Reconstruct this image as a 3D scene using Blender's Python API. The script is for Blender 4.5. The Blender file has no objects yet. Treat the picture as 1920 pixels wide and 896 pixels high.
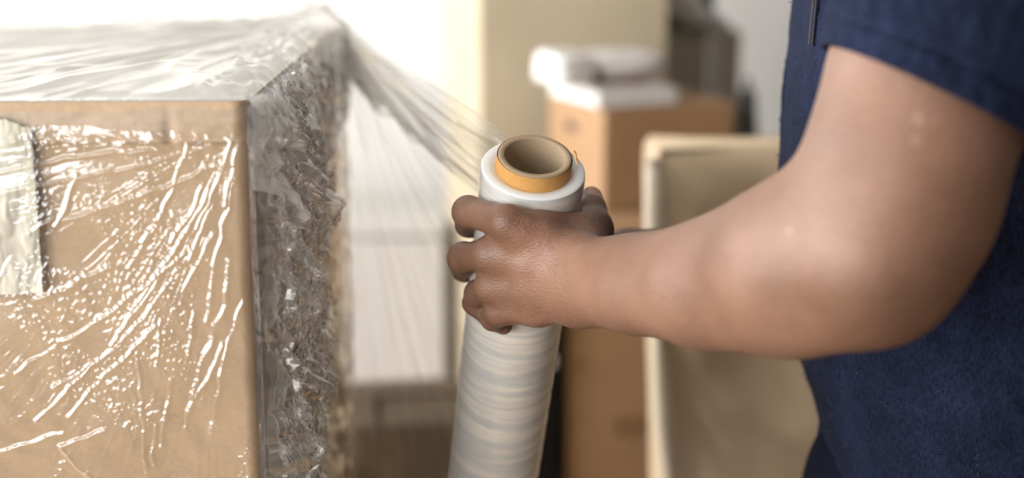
import bpy, bmesh, math, random
import numpy as np
from mathutils import Vector, Matrix

random.seed(7)
scene = bpy.context.scene
col = scene.collection
PI = math.pi

# ------------------------------------------------------------------ camera
F_PX = 50.0 / 36.0 * 1920.0
PITCH = math.radians(13.0)
CAM = np.array((0.0, 0.0, 1.45))
cam_d = bpy.data.cameras.new('camera')
cam_d.lens = 50.0
cam_d.sensor_width = 36.0
cam_d.clip_start = 0.05
cam_d.dof.use_dof = True
cam_d.dof.focus_distance = 1.07
cam_d.dof.aperture_fstop = 2.3
cam = bpy.data.objects.new('camera', cam_d)
cam.location = CAM
cam.rotation_euler = (PI / 2 - PITCH, 0, 0)
col.objects.link(cam)
scene.camera = cam
RIGHT = np.array((1.0, 0, 0))
UP = np.array((0, math.sin(PITCH), math.cos(PITCH)))
FWD = np.array((0, math.cos(PITCH), -math.sin(PITCH)))


def P(px, py, d):
    """world point seen at photo pixel (px, py) at distance d along the view axis"""
    return CAM + RIGHT * ((px - 960) / F_PX * d) + UP * ((448 - py) / F_PX * d) + FWD * d


# ------------------------------------------------------------------ world, light, exposure
w = bpy.data.worlds.new('daylight')
scene.world = w
w.use_nodes = True
w.node_tree.nodes['Background'].inputs[0].default_value = (0.86, 0.93, 1.0, 1)
w.node_tree.nodes['Background'].inputs[1].default_value = 1.0

# windows of the room: daylight comes through these openings
WIN_LEFT = dict(y0=-2.1, y1=3.5, z0=0.75, z1=2.40)      # in the left wall
WIN_REAR = dict(x0=-2.15, x1=-1.05, z0=0.85, z1=2.35)    # in the wall behind the camera
ROOM = dict(x0=-2.4, x1=3.6, y0=-2.2, y1=4.3, h=2.65)


def window_light(name, loc, rot, sx, sy, power, color):
    l = bpy.data.lights.new(name, 'AREA')
    l.shape = 'RECTANGLE'
    l.size = sx
    l.size_y = sy
    l.energy = power
    l.color = color
    o = bpy.data.objects.new(name, l)
    o.location = loc
    o.rotation_euler = rot
    col.objects.link(o)
    return o


window_light('daylight_window_left', (ROOM['x0'] - 0.06, (WIN_LEFT['y0'] + WIN_LEFT['y1']) / 2, (WIN_LEFT['z0'] + WIN_LEFT['z1']) / 2),
             (0, -PI / 2, 0), 1.65, 5.6, 400, (1.0, 0.985, 0.96))
window_light('daylight_window_rear', ((WIN_REAR['x0'] + WIN_REAR['x1']) / 2, ROOM['y0'] - 0.06, (WIN_REAR['z0'] + WIN_REAR['z1']) / 2),
             (PI / 2, 0, 0), 1.1, 1.5, 78, (0.97, 0.985, 1.0))
scene.view_settings.view_transform = 'Standard'
scene.view_settings.look = 'None'
scene.view_settings.gamma = 1.0
scene.view_settings.use_curve_mapping = False
scene.view_settings.exposure = -0.46
scene.cycles.transparent_max_bounces = 10
scene.cycles.max_bounces = 5
scene.cycles.diffuse_bounces = 3
scene.cycles.glossy_bounces = 3
scene.cycles.sample_clamp_indirect = 6.0
scene.cycles.adaptive_threshold = 0.05
scene.cycles.caustics_reflective = False
scene.cycles.caustics_refractive = False


# ------------------------------------------------------------------ noise (numpy)
_rng = np.random.RandomState(3)
_perm = _rng.permutation(512).astype(np.int64)
_grad = _rng.normal(size=(512, 3))
_grad /= np.linalg.norm(_grad, axis=1)[:, None]


def noise3(x, y, z):
    x, y, z = np.broadcast_arrays(np.asarray(x, float), np.asarray(y, float), np.asarray(z, float))
    xi, yi, zi = np.floor(x).astype(np.int64), np.floor(y).astype(np.int64), np.floor(z).astype(np.int64)
    fx, fy, fz = x - xi, y - yi, z - zi
    u, v, t = (q * q * q * (q * (q * 6 - 15) + 10) for q in (fx, fy, fz))

    def g(a, b, c):
        h = _perm[(_perm[(_perm[(xi + a) & 511] + yi + b) & 511] + zi + c) & 511]
        gr = _grad[h]
        return gr[..., 0] * (fx - a) + gr[..., 1] * (fy - b) + gr[..., 2] * (fz - c)
    r = 0
    for a in (0, 1):
        for b in (0, 1):
            for c in (0, 1):
                r = r + g(a, b, c) * (u if a else 1 - u) * (v if b else 1 - v) * (t if c else 1 - t)
    return r * 1.6


def noise2(x, y, seed=0.0):
    return noise3(x, y, np.full(np.shape(x), 0.37 + seed * 3.71))


def tri(x):
    return np.abs((x % 1.0) * 2 - 1)


def sstep(a, b, x):
    t = np.clip((x - a) / (b - a), 0, 1)
    return t * t * (3 - 2 * t)


# ------------------------------------------------------------------ material helpers
def new_mat(name):
    m = bpy.data.materials.new(name)
    m.use_nodes = True
    nt = m.node_tree
    for n in list(nt.nodes):
        nt.nodes.remove(n)
    out = nt.nodes.new('ShaderNodeOutputMaterial')
    return m, nt, out


def node(nt, kind, **kw):
    n = nt.nodes.new(kind)
    for k, v in kw.items():
        if k.startswith('i_'):
            key = k[2:]
            key = int(key) if key.isdigit() else key.replace('_', ' ')
            n.inputs[key].default_value = v
        else:
            setattr(n, k, v)
    return n


def ramp(nt, stops, interp='LINEAR'):
    n = nt.nodes.new('ShaderNodeValToRGB')
    e = n.color_ramp
    e.interpolation = interp
    while len(e.elements) > 1:
        e.elements.remove(e.elements[-1])
    e.elements[0].position = stops[0][0]
    e.elements[0].color = stops[0][1]
    for p, c in stops[1:]:
        el = e.elements.new(p)
        el.color = c
    return n


def c4(c):
    return (c[0], c[1], c[2], 1.0)


def plain(name, c1, c2=None, scale=8.0, rough=0.6, bump=0.0, bscale=60.0, detail=5.0, stretch=None, metallic=0.0, spec=0.5, coat=0.0, sss=0.0):
    """procedural principled material: noise between two colours, noise relief"""
    m, nt, out = new_mat(name)
    L = nt.links
    b = node(nt, 'ShaderNodeBsdfPrincipled', i_Roughness=rough, i_Metallic=metallic)
    b.inputs['Specular IOR Level'].default_value = spec
    b.inputs['Coat Weight'].default_value = coat
    if sss:
        b.inputs['Subsurface Weight'].default_value = sss
        b.inputs['Subsurface Radius'].default_value = (0.02, 0.008, 0.004)
        b.inputs['Subsurface Scale'].default_value = 0.3
    tc = node(nt, 'ShaderNodeTexCoord')
    src = tc.outputs['Object']
    if stretch:
        mp = node(nt, 'ShaderNodeMapping')
        mp.inputs['Scale'].default_value = stretch
        L.new(src, mp.inputs['Vector'])
        src = mp.outputs['Vector']
    c2 = c2 or tuple(x * 0.85 for x in c1)
    n = node(nt, 'ShaderNodeTexNoise', i_Scale=scale, i_Detail=detail)
    L.new(src, n.inputs['Vector'])
    r = ramp(nt, [(0.3, c4(c1)), (0.7, c4(c2))])
    L.new(n.outputs['Fac'], r.inputs['Fac'])
    L.new(r.outputs['Color'], b.inputs['Base Color'])
    if bump:
        n2 = node(nt, 'ShaderNodeTexNoise', i_Scale=bscale, i_Detail=6.0)
        L.new(src, n2.inputs['Vector'])
        bp = node(nt, 'ShaderNodeBump', i_Strength=bump, i_Distance=0.002)
        L.new(n2.outputs['Fac'], bp.inputs['Height'])
        L.new(bp.outputs['Normal'], b.inputs['Normal'])
    L.new(b.outputs['BSDF'], out.inputs['Surface'])
    return m


def film_mat(name, haze=0.05, gloss=1.0, rough=0.09, base=0.03, bumps=(), tint=(0.985, 0.985, 0.98), hazecol=(0.9, 0.9, 0.88), gmax=0.6, sheen=0.0):
    """thin clear plastic: transparent + fresnel gloss + a little milky scatter"""
    m, nt, out = new_mat(name)
    L = nt.links
    tr = node(nt, 'ShaderNodeBsdfTransparent', i_Color=c4(tint))
    gl = node(nt, 'ShaderNodeBsdfGlossy', i_Roughness=rough)
    gl.inputs['Color'].default_value = (1, 1, 1, 1)
    glo = gl
    if sheen:      # several stacked layers: part of the reflection is broader
        g2 = node(nt, 'ShaderNodeBsdfGlossy', i_Roughness=0.32)
        g2.inputs['Color'].default_value = (1, 1, 1, 1)
        glo = node(nt, 'ShaderNodeMixShader', i_0=sheen)
        L.new(gl.outputs[0], glo.inputs[1]); L.new(g2.outputs[0], glo.inputs[2])
    di = node(nt, 'ShaderNodeBsdfDiffuse', i_Color=c4(hazecol))
    tl = node(nt, 'ShaderNodeBsdfTranslucent', i_Color=c4(hazecol))
    mx0 = node(nt, 'ShaderNodeMixShader', i_0=0.5)
    L.new(di.outputs[0], mx0.inputs[1]); L.new(tl.outputs[0], mx0.inputs[2])
    mx1 = node(nt, 'ShaderNodeMixShader', i_0=haze)
    L.new(tr.outputs[0], mx1.inputs[1]); L.new(mx0.outputs[0], mx1.inputs[2])
    fr = node(nt, 'ShaderNodeLayerWeight', i_Blend=0.22)
    ma = node(nt, 'ShaderNodeMath', operation='MULTIPLY_ADD', use_clamp=True)
    ma.inputs[1].default_value = gloss
    ma.inputs[2].default_value = base
    L.new(fr.outputs['Fresnel'], ma.inputs[0])
    mn = node(nt, 'ShaderNodeMath', operation='MINIMUM')
    mn.inputs[1].default_value = gmax
    L.new(ma.outputs[0], mn.inputs[0])
    mx2 = node(nt, 'ShaderNodeMixShader')
    L.new(mn.outputs[0], mx2.inputs[0]); L.new(mx1.outputs[0], mx2.inputs[1]); L.new(glo.outputs[0], mx2.inputs[2])
    tc = node(nt, 'ShaderNodeTexCoord')
    prev = None
    for (scale, strength, stretch) in bumps:
        mp = node(nt, 'ShaderNodeMapping')
        mp.inputs['Scale'].default_value = stretch
        L.new(tc.outputs['Object'], mp.inputs['Vector'])
        n = node(nt, 'ShaderNodeTexNoise', i_Scale=scale, i_Detail=3.0)
        L.new(mp.outputs['Vector'], n.inputs['Vector'])
        bp = node(nt, 'ShaderNodeBump', i_Strength=strength, i_Distance=0.002)
        L.new(n.outputs['Fac'], bp.inputs['Height'])
        if prev:
            L.new(prev.outputs['Normal'], bp.inputs['Normal'])
        prev = bp
    if prev:
        L.new(prev.outputs['Normal'], gl.inputs['Normal'])
        L.new(prev.outputs['Normal'], di.inputs['Normal'])
    L.new(mx2.outputs[0], out.inputs['Surface'])
    return m


# ------------------------------------------------------------------ mesh helpers
def link_mesh(name, verts, faces, mat, parent=None, smooth=True):
    me = bpy.data.meshes.new(name)
    verts = np.asarray(verts, dtype=np.float32)
    if isinstance(faces, np.ndarray):
        n = len(faces)
        k = faces.shape[1]
        me.vertices.add(len(verts))
        me.vertices.foreach_set('co', verts.ravel())
        me.loops.add(n * k)
        me.loops.foreach_set('vertex_index', faces.astype(np.int32).ravel())
        me.polygons.add(n)
        me.polygons.foreach_set('loop_start', np.arange(0, n * k, k, dtype=np.int32))
        me.update(calc_edges=True)
    else:
        me.from_pydata([tuple(map(float, v)) for v in verts], [], faces)
        me.update()
    me.validate()
    me.polygons.foreach_set('use_smooth', np.full(len(me.polygons), smooth))
    me.materials.append(mat)
    o = bpy.data.objects.new(name, me)
    col.objects.link(o)
    if parent:
        o.parent = parent
    return o


def bm_obj(name, bm, mat, parent=None, smooth=False):
    me = bpy.data.meshes.new(name)
    bm.normal_update()
    bm.to_mesh(me)
    bm.free()
    if smooth:
        me.polygons.foreach_set('use_smooth', np.full(len(me.polygons), True))
    me.materials.append(mat)
    o = bpy.data.objects.new(name, me)
    col.objects.link(o)
    if parent:
        o.parent = parent
    return o


def empty(name, loc, rotz=0.0):
    o = bpy.data.objects.new(name, None)
    o.empty_display_size = 0.05
    o.location = loc
    o.rotation_euler = (0, 0, rotz)
    col.objects.link(o)
    return o


def tag(o, label=None, cat=None, group=None, kind=None):
    for k, v in (('label', label), ('category', cat), ('group', group), ('kind', kind)):
        if v:
            o[k] = v
    return o


def box_bm(x0, x1, y0, y1, z0, z1, bevel=0.0, seg=2):
    bm = bmesh.new()
    bmesh.ops.create_cube(bm, size=1.0)
    for v in bm.verts:
        v.co = ((x0 + x1) / 2 + v.co.x * (x1 - x0), (y0 + y1) / 2 + v.co.y * (y1 - y0), (z0 + z1) / 2 + v.co.z * (z1 - z0))
    if bevel:
        bmesh.ops.bevel(bm, geom=list(bm.edges), offset=bevel, segments=seg, affect='EDGES', profile=0.6)
    return bm


def grid_faces(nu, nv, off=0, flip=False, wrap_v=False):
    i = np.arange(nu - 1)[:, None]
    nvv = nv if wrap_v else nv - 1
    j = np.arange(nvv)[None, :]
    j2 = (j + 1) % nv
    a = i * nv + j
    b = i * nv + j2
    c = (i + 1) * nv + j2
    d = (i + 1) * nv + j
    q = np.stack([np.broadcast_to(x, (nu - 1, nvv)) for x in ((a, d, c, b) if flip else (a, b, c, d))], -1).reshape(-1, 4)
    return q + off


def tube(points, radii, seg=12, cap=True):
    """verts, faces of a tube along points"""
    pts = np.asarray(points, float)
    n = len(pts)
    radii = np.broadcast_to(np.asarray(radii, float), (n,))
    tan = np.gradient(pts, axis=0)
    tan /= np.linalg.norm(tan, axis=1)[:, None] + 1e-12
    up = np.array((0, 0, 1.0)) if abs(tan[0][2]) < 0.9 else np.array((1.0, 0, 0))
    vs = []
    e1 = np.cross(tan[0], up); e1 /= np.linalg.norm(e1)
    for k in range(n):
        e1 = e1 - tan[k] * np.dot(e1, tan[k]); e1 /= np.linalg.norm(e1)
        e2 = np.cross(tan[k], e1)
        for j in range(seg):
            a = 2 * PI * j / seg
            vs.append(pts[k] + radii[k] * (math.cos(a) * e1 + math.sin(a) * e2))
    fs = [tuple(int(x) for x in q) for q in grid_faces(n, seg, wrap_v=True)]
    if cap:
        fs.append(tuple(range(seg)))
        fs.append(tuple((n - 1) * seg + j for j in reversed(range(seg))))
    return vs, fs


def revolve(profile, seg=48, closed=False):
    """profile [(r, z)] about z"""
    vs = []
    for r, z in profile:
        for j in range(seg):
            a = 2 * PI * j / seg
            vs.append((r * math.cos(a), r * math.sin(a), z))
    n = len(profile)
    fs = [tuple(int(x) for x in q) for q in grid_faces(n, seg, wrap_v=True)]
    if closed:
        for j in range(seg):
            j2 = (j + 1) % seg
            fs.append(((n - 1) * seg + j, (n - 1) * seg + j2, j2, j))
    return vs, fs


# ------------------------------------------------------------------ implicit surfaces (bodies)
def sd_caps(p, a, b, ra, rb):
    a = np.asarray(a, np.float32); b = np.asarray(b, np.float32)
    ba = b - a
    pa = p - a
    h = np.clip((pa @ ba) / max(float(ba @ ba), 1e-12), 0, 1)
    q = pa - h[:, None] * ba
    return np.sqrt(np.einsum('ij,ij->i', q, q)) - (ra + (rb - ra) * h)


def sd_ell(p, c, r):
    r = np.asarray(r, np.float32)
    q = (p - np.asarray(c, np.float32))
    k0 = np.linalg.norm(q / r, axis=1)
    k1 = np.linalg.norm(q / (r * r), axis=1) + 1e-9
    return k0 * (k0 - 1) / k1


def smin(a, b, k):
    h = np.maximum(k - np.abs(a - b), 0) / k
    return np.minimum(a, b) - h * h * k * 0.25


def surface_nets(fn, lo, hi, step, coarse=4):
    lo = np.asarray(lo, float); hi = np.asarray(hi, float)
    n = (np.ceil((hi - lo) / step / coarse).astype(int)) * coarse
    nc = n // coarse
    cx = [lo[k] + (np.arange(nc[k]) + 0.5) * step * coarse for k in range(3)]
    C = np.stack(np.meshgrid(*cx, indexing='ij'), -1).reshape(-1, 3).astype(np.float32)
    dc = fn(C)
    band = (np.abs(dc) < step * coarse * 1.55).reshape(nc)
    F = np.repeat(np.repeat(np.repeat(dc.reshape(nc), coarse, 0), coarse, 1), coarse, 2).astype(np.float32)
    M = np.repeat(np.repeat(np.repeat(band, coarse, 0), coarse, 1), coarse, 2)
    idx = np.argwhere(M)
    pts = (lo + (idx + 0.5) * step).astype(np.float32)
    val = np.empty(len(pts), np.float32)
    for s in range(0, len(pts), 400000):
        val[s:s + 400000] = fn(pts[s:s + 400000])
    F[M] = val
    S = F < 0
    a = S[:-1, :-1, :-1]
    cnt = np.zeros(a.shape, np.int8)
    for i in (0, 1):
        for j in (0, 1):
            for k in (0, 1):
                cnt += S[i:S.shape[0] - 1 + i, j:S.shape[1] - 1 + j, k:S.shape[2] - 1 + k]
    act = (cnt > 0) & (cnt < 8)
    cells = np.argwhere(act)
    vid = np.full(act.shape, -1, np.int32)
    vid[act] = np.arange(len(cells))
    acc = np.zeros((len(cells), 3)); num = np.zeros(len(cells))
    corner = lambda o: F[cells[:, 0] + o[0], cells[:, 1] + o[1], cells[:, 2] + o[2]]
    offs = [(i, j, k) for i in (0, 1) for j in (0, 1) for k in (0, 1)]
    cv = {o: corner(o) for o in offs}
    for o in offs:
        for ax in range(3):
            if o[ax] == 0:
                o2 = list(o); o2[ax] = 1; o2 = tuple(o2)
                fa, fb = cv[o], cv[o2]
                m = (fa < 0) != (fb < 0)
                t = np.where(m, fa / np.where(fa == fb, 1, fa - fb), 0)
                pos = np.array(o, float)[None, :].repeat(len(cells), 0)
                pos[:, ax] += t
                acc[m] += pos[m]; num[m] += 1
    V = lo + (cells + acc / num[:, None] + 0.5) * step
    faces = []
    for ax in range(3):
        b, c = (ax + 1) % 3, (ax + 2) % 3
        sl0 = [slice(None)] * 3; sl1 = [slice(None)] * 3
        sl0[ax] = slice(0, -1); sl1[ax] = slice(1, None)
        s0 = S[tuple(sl0)]; s1 = S[tuple(sl1)]
        e = np.argwhere(s0 != s1)
        e = e[(e[:, b] > 0) & (e[:, c] > 0) & (e[:, b] < S.shape[b] - 1) & (e[:, c] < S.shape[c] - 1)]
        inside = S[e[:, 0], e[:, 1], e[:, 2]]

        def cid(db, dc_):
            q = e.copy(); q[:, b] += db; q[:, c] += dc_
            return vid[q[:, 0], q[:, 1], q[:, 2]]
        quad = np.stack([cid(-1, -1), cid(0, -1), cid(0, 0), cid(-1, 0)], 1)
        quad[~inside] = quad[~inside][:, ::-1]
        faces.append(quad)
    Q = np.concatenate(faces)
    Q = Q[(Q >= 0).all(1)]
    return V, Q


def smooth_verts(V, Q, it=2, lam=0.5, mask=None):
    e = np.concatenate([Q[:, [0, 1]], Q[:, [1, 2]], Q[:, [2, 3]], Q[:, [3, 0]]])
    a = np.concatenate([e[:, 0], e[:, 1]]); c = np.concatenate([e[:, 1], e[:, 0]])
    n = np.maximum(np.bincount(a, minlength=len(V)), 1)
    k = lam if mask is None else (lam * mask)[:, None]
    for _ in range(it):
        s = np.stack([np.bincount(a, weights=V[c, q], minlength=len(V)) for q in range(3)], 1) / n[:, None]
        V = V + k * (s - V)
    return V


# ------------------------------------------------------------------ materials
M_wall = plain('white_paint', (0.86, 0.855, 0.84), (0.82, 0.815, 0.80), scale=1.5, rough=0.8, bump=0.1)
M_ceil = plain('ceiling_paint', (0.62, 0.61, 0.59), rough=0.85)  # unseen ceiling greyed to cut bounced fill light
M_wall_dark = plain('bounce_cut_paint', (0.20, 0.17, 0.15), (0.17, 0.145, 0.13), scale=1.5, rough=0.8)  # unseen right and rear walls darkened to cut bounced fill light
M_floor = plain('wood_floor', (0.36, 0.25, 0.15), (0.26, 0.17, 0.10), scale=4, rough=0.5, stretch=(1, 12, 1), bump=0.2)
M_trim = plain('white_trim', (0.80, 0.79, 0.76), rough=0.5)


def kraft(name, c1, c2, fib=260.0, rough=0.75):
    m, nt, out = new_mat(name)
    L = nt.links
    b = node(nt, 'ShaderNodeBsdfPrincipled', i_Roughness=rough)
    tc = node(nt, 'ShaderNodeTexCoord')
    n1 = node(nt, 'ShaderNodeTexNoise', i_Scale=7.0, i_Detail=6.0)
    n2 = node(nt, 'ShaderNodeTexNoise', i_Scale=fib, i_Detail=4.0, i_Roughness=0.7)
    mp = node(nt, 'ShaderNodeMapping'); mp.inputs['Scale'].default_value = (0.9, 1, 1)
    L.new(tc.outputs['Object'], n1.inputs['Vector'])
    L.new(tc.outputs['Object'], mp.inputs['Vector']); L.new(mp.outputs[0], n2.inputs['Vector'])
    r1 = ramp(nt, [(0.35, c4(c1)), (0.68, c4(c2))])
    L.new(n1.outputs['Fac'], r1.inputs['Fac'])
    r2 = ramp(nt, [(0.32, (0.91, 0.90, 0.89, 1)), (0.72, (1.05, 1.05, 1.05, 1))])
    L.new(n2.outputs['Fac'], r2.inputs['Fac'])
    mx = node(nt, 'ShaderNodeMixRGB', blend_type='MULTIPLY', i_0=1.0)
    L.new(r1.outputs[0], mx.inputs[1]); L.new(r2.outputs[0], mx.inputs[2])
    L.new(mx.outputs[0], b.inputs['Base Color'])
    bp = node(nt, 'ShaderNodeBump', i_Strength=0.15, i_Distance=0.001)
    L.new(n2.outputs['Fac'], bp.inputs['Height']); L.new(bp.outputs[0], b.inputs['Normal'])
    L.new(b.outputs[0], out.inputs['Surface'])
    return m


M_kraft = kraft('kraft_paper', (0.49, 0.35, 0.215), (0.42, 0.29, 0.17))
M_kraft_strip = kraft('kraft_paper_fold', (0.52, 0.38, 0.25), (0.45, 0.32, 0.20))
M_carton = kraft('carton_board', (0.43, 0.265, 0.145), (0.38, 0.23, 0.12), fib=120)
M_carton_pale = kraft('carton_board_pale', (0.55, 0.475, 0.345), (0.51, 0.435, 0.31), fib=120)
M_carton_dark = kraft('carton_board_brown', (0.085, 0.056, 0.028), (0.06, 0.040, 0.020), fib=60)
M_tape = plain('brown_tape', (0.36, 0.21, 0.10), rough=0.3, scale=30)
M_hole = plain('dark_hole', (0.10, 0.07, 0.05), rough=0.9)
M_print = plain('faded_print', (0.27, 0.15, 0.07), rough=0.8)
M_white_sheet = plain('white_foam_sheet', (0.87, 0.86, 0.83), (0.83, 0.82, 0.79), scale=12, rough=0.55)
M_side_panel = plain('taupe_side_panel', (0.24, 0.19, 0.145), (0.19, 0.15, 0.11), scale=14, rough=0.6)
M_film = film_mat('stretch_film', haze=0.03, gloss=1.3, rough=0.08, base=0.085, sheen=0.30,
                  bumps=((170.0, 0.22, (1, 1, 1)),))
M_film_side = film_mat('stretch_film_crumpled', haze=0.10, gloss=1.0, rough=0.10, base=0.05, gmax=0.5,
                       bumps=((60.0, 0.15, (1, 1, 0.3)),))
M_film_top = film_mat('stretch_film_milky', haze=0.22, gloss=1.0, rough=0.14, base=0.03)
M_film_skirt = film_mat('stretch_film_skirt', haze=0.38, gloss=1.0, rough=0.12, base=0.04, gmax=0.45)  # strong haze imitates the wall reflected in the film
M_film_web = film_mat('stretch_film_taut', haze=0.09, gloss=0.7, rough=0.12, base=0.01, tint=(0.975, 0.975, 0.97),
                      hazecol=(0.86, 0.86, 0.83))

# ------------------------------------------------------------------ the room
R_ = ROOM
T_ = 0.12


def struct(name, bm, mat, parent=None):
    o = bm_obj(name, bm, mat, parent)
    if parent is None:
        o['kind'] = 'structure'
    return o


tag(struct('floor', box_bm(R_['x0'], R_['x1'], R_['y0'], R_['y1'], -0.1, 0.0), M_floor), 'brown wooden floor of the room')
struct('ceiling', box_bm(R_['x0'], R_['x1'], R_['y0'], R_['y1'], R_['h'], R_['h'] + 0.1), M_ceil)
tag(struct('wall_back', box_bm(R_['x0'] - T_, R_['x1'] + T_, R_['y1'], R_['y1'] + T_, -0.1, R_['h'] + 0.1), M_wall), 'plain white painted wall behind the boxes')
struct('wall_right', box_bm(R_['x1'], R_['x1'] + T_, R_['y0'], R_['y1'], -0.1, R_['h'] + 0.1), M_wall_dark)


def wall_with_hole(name, axis, c0, c1, u0, u1, hu0, hu1, hz0, hz1, mat=None):
    bm = bmesh.new()
    zt = R_['h'] + 0.1
    for (a, b, z0, z1) in ((u0, hu0, -0.1, zt), (hu1, u1, -0.1, zt), (hu0, hu1, -0.1, hz0), (hu0, hu1, hz1, zt)):
        t = box_bm(c0, c1, a, b, z0, z1) if axis == 'x' else box_bm(a, b, c0, c1, z0, z1)
        me = bpy.data.meshes.new('tmp'); t.to_mesh(me); t.free(); bm.from_mesh(me); bpy.data.meshes.remove(me)
    return struct(name, bm, mat or M_wall)


wall_with_hole('wall_left', 'x', R_['x0'] - T_, R_['x0'], R_['y0'], R_['y1'], WIN_LEFT['y0'], WIN_LEFT['y1'], WIN_LEFT['z0'], WIN_LEFT['z1'])
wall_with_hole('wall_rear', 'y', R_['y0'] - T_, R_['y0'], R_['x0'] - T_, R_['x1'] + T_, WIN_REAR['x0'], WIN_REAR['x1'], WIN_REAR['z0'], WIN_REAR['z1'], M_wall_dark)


def window_unit(name, axis, c, u0, u1, z0, z1, label):
    root = empty(name, (0, 0, 0)); root['kind'] = 'structure'; root['label'] = label
    def bar(a, b, za, zb, nm):
        bm = box_bm(c - 0.03, c + 0.03, a, b, za, zb, 0.004) if axis == 'x' else box_bm(a, b, c - 0.03, c + 0.03, za, zb, 0.004)
        bm_obj(nm, bm, M_trim, root)
    bar(u0, u1, z0, z0 + 0.05, 'window_sill'); bar(u0, u1, z1 - 0.05, z1, 'window_frame')
    bar(u0, u0 + 0.05, z0, z1, 'window_frame'); bar(u1 - 0.05, u1, z0, z1, 'window_frame')
    return root


window_unit('window_1', 'x', R_['x0'] - 0.03, WIN_LEFT['y0'], WIN_LEFT['y1'], WIN_LEFT['z0'], WIN_LEFT['z1'], 'wide white framed window in the left wall')
window_unit('window_2', 'y', R_['y0'] - 0.03, WIN_REAR['x0'], WIN_REAR['x1'], WIN_REAR['z0'], WIN_REAR['z1'], 'white framed window in the wall behind the viewer')
tag(struct('baseboard_back', box_bm(R_['x0'], R_['x1'], R_['y1'] - 0.018, R_['y1'], 0, 0.11, 0.004), M_trim), 'white baseboard along the back wall')

# ------------------------------------------------------------------ wrapped box in the foreground
corner = P(462, 191, 0.98)
YAW = math.radians(1.57)
BH = float(corner[2]); BW = 0.52; BD = 0.66
box = empty('wrapped_box', (float(corner[0]), float(corner[1]), 0.0), YAW)
tag(box, 'tall kraft paper covered box bound in crinkled clear stretch film', 'box')
BXW = np.array(box.location)
RZ = np.array(((math.cos(YAW), -math.sin(YAW), 0), (math.sin(YAW), math.cos(YAW), 0), (0, 0, 1)))


def px_front(px, py):
    """photo pixel -> (x, z) on the front face of the wrapped box (box coordinates)"""
    ray = RIGHT * ((px - 960) / F_PX) + UP * ((448 - py) / F_PX) + FWD
    n = RZ @ np.array((0, 1.0, 0))
    t = np.dot(np.array((corner[0], corner[1], 0)) - CAM, n) / np.dot(ray, n)
    q = RZ.T @ (CAM + ray * t - np.array((corner[0], corner[1], 0)))
    return q[0], q[2]


# inner body: side panels, back, plus the paper front and white top sheet as parts
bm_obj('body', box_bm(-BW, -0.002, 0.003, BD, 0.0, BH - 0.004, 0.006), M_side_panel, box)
# kraft front sheet, softly buckled
xs = np.unique(np.concatenate([np.linspace(-BW, -0.24, 30), np.linspace(-0.24, 0.0, 150)]))
zs = np.unique(np.concatenate([np.linspace(0.0, BH - 0.36, 40), np.linspace(BH - 0.36, BH, 200)]))
X, Z = np.meshgrid(xs, zs, indexing='ij')
d = 0.0012 * noise2(X * 22, Z * 18, 1) + 0.0008 * noise2(X * 60 + Z * 30, Z * 30, 2)
rc = 0.010
edge = np.clip((X + rc) / rc, 0, 1)
Y = -0.002 - d * (1 - edge) + rc * (1 - np.sqrt(np.clip(1 - edge ** 2, 0, 1)))
link_mesh('front_paper', np.stack([X, Y, Z], -1).reshape(-1, 3), grid_faces(len(xs), len(zs), flip=False), M_kraft, box)
# folded paper strip along the top of the front
xs = np.linspace(-BW, 0.0005, 260)
t = np.linspace(0, 1, 36)
X, Tt = np.meshgrid(xs, t, indexing='ij')
strip_h = 0.0285 + 0.0012 * noise2(X * 25, X * 0, 4)
Z = BH + 0.001 - Tt * strip_h
buckle = 0.0022 * np.abs(noise2(X * 30 + Tt * 0.8, Tt * 1.3, 5)) + 0.0009 * noise2(X * 90, Tt * 4, 6)
dent = np.exp(-((X + 0.053) / 0.004) ** 2) * 0.004 * Tt
edge = np.clip((X + rc) / rc, 0, 1)
Y = -0.0045 - buckle * sstep(0, 0.25, Tt) * (0.4 + 0.6 * Tt) + dent + rc * (1 - np.sqrt(np.clip(1 - edge ** 2, 0, 1)))
V1 = np.stack([X, Y, Z], -1).reshape(-1, 3)
V2 = V1 + np.array((0, 0.0016, 0))
Fq = np.concatenate([grid_faces(260, 36, flip=True), grid_faces(260, 36, off=len(V1))])
n_ = 260 * 36
rim = np.array([[i * 36 + 35, (i + 1) * 36 + 35, n_ + (i + 1) * 36 + 35, n_ + i * 36 + 35] for i in range(259)])
link_mesh('folded_paper_strip', np.concatenate([V1, V2]), np.concatenate([Fq, rim]), M_kraft_strip, box)
# white sheet on top
xs = np.linspace(-BW, -0.001, 80); ys = np.linspace(0.0, BD, 60)
X, Y = np.meshgrid(xs, ys, indexing='ij')
Z = BH - 0.0005 + 0.0008 * noise2(X * 20, Y * 20, 8)
link_mesh('top_sheet', np.stack([X, Y, Z], -1).reshape(-1, 3), grid_faces(80, 60, flip=True), M_white_sheet, box)
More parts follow.
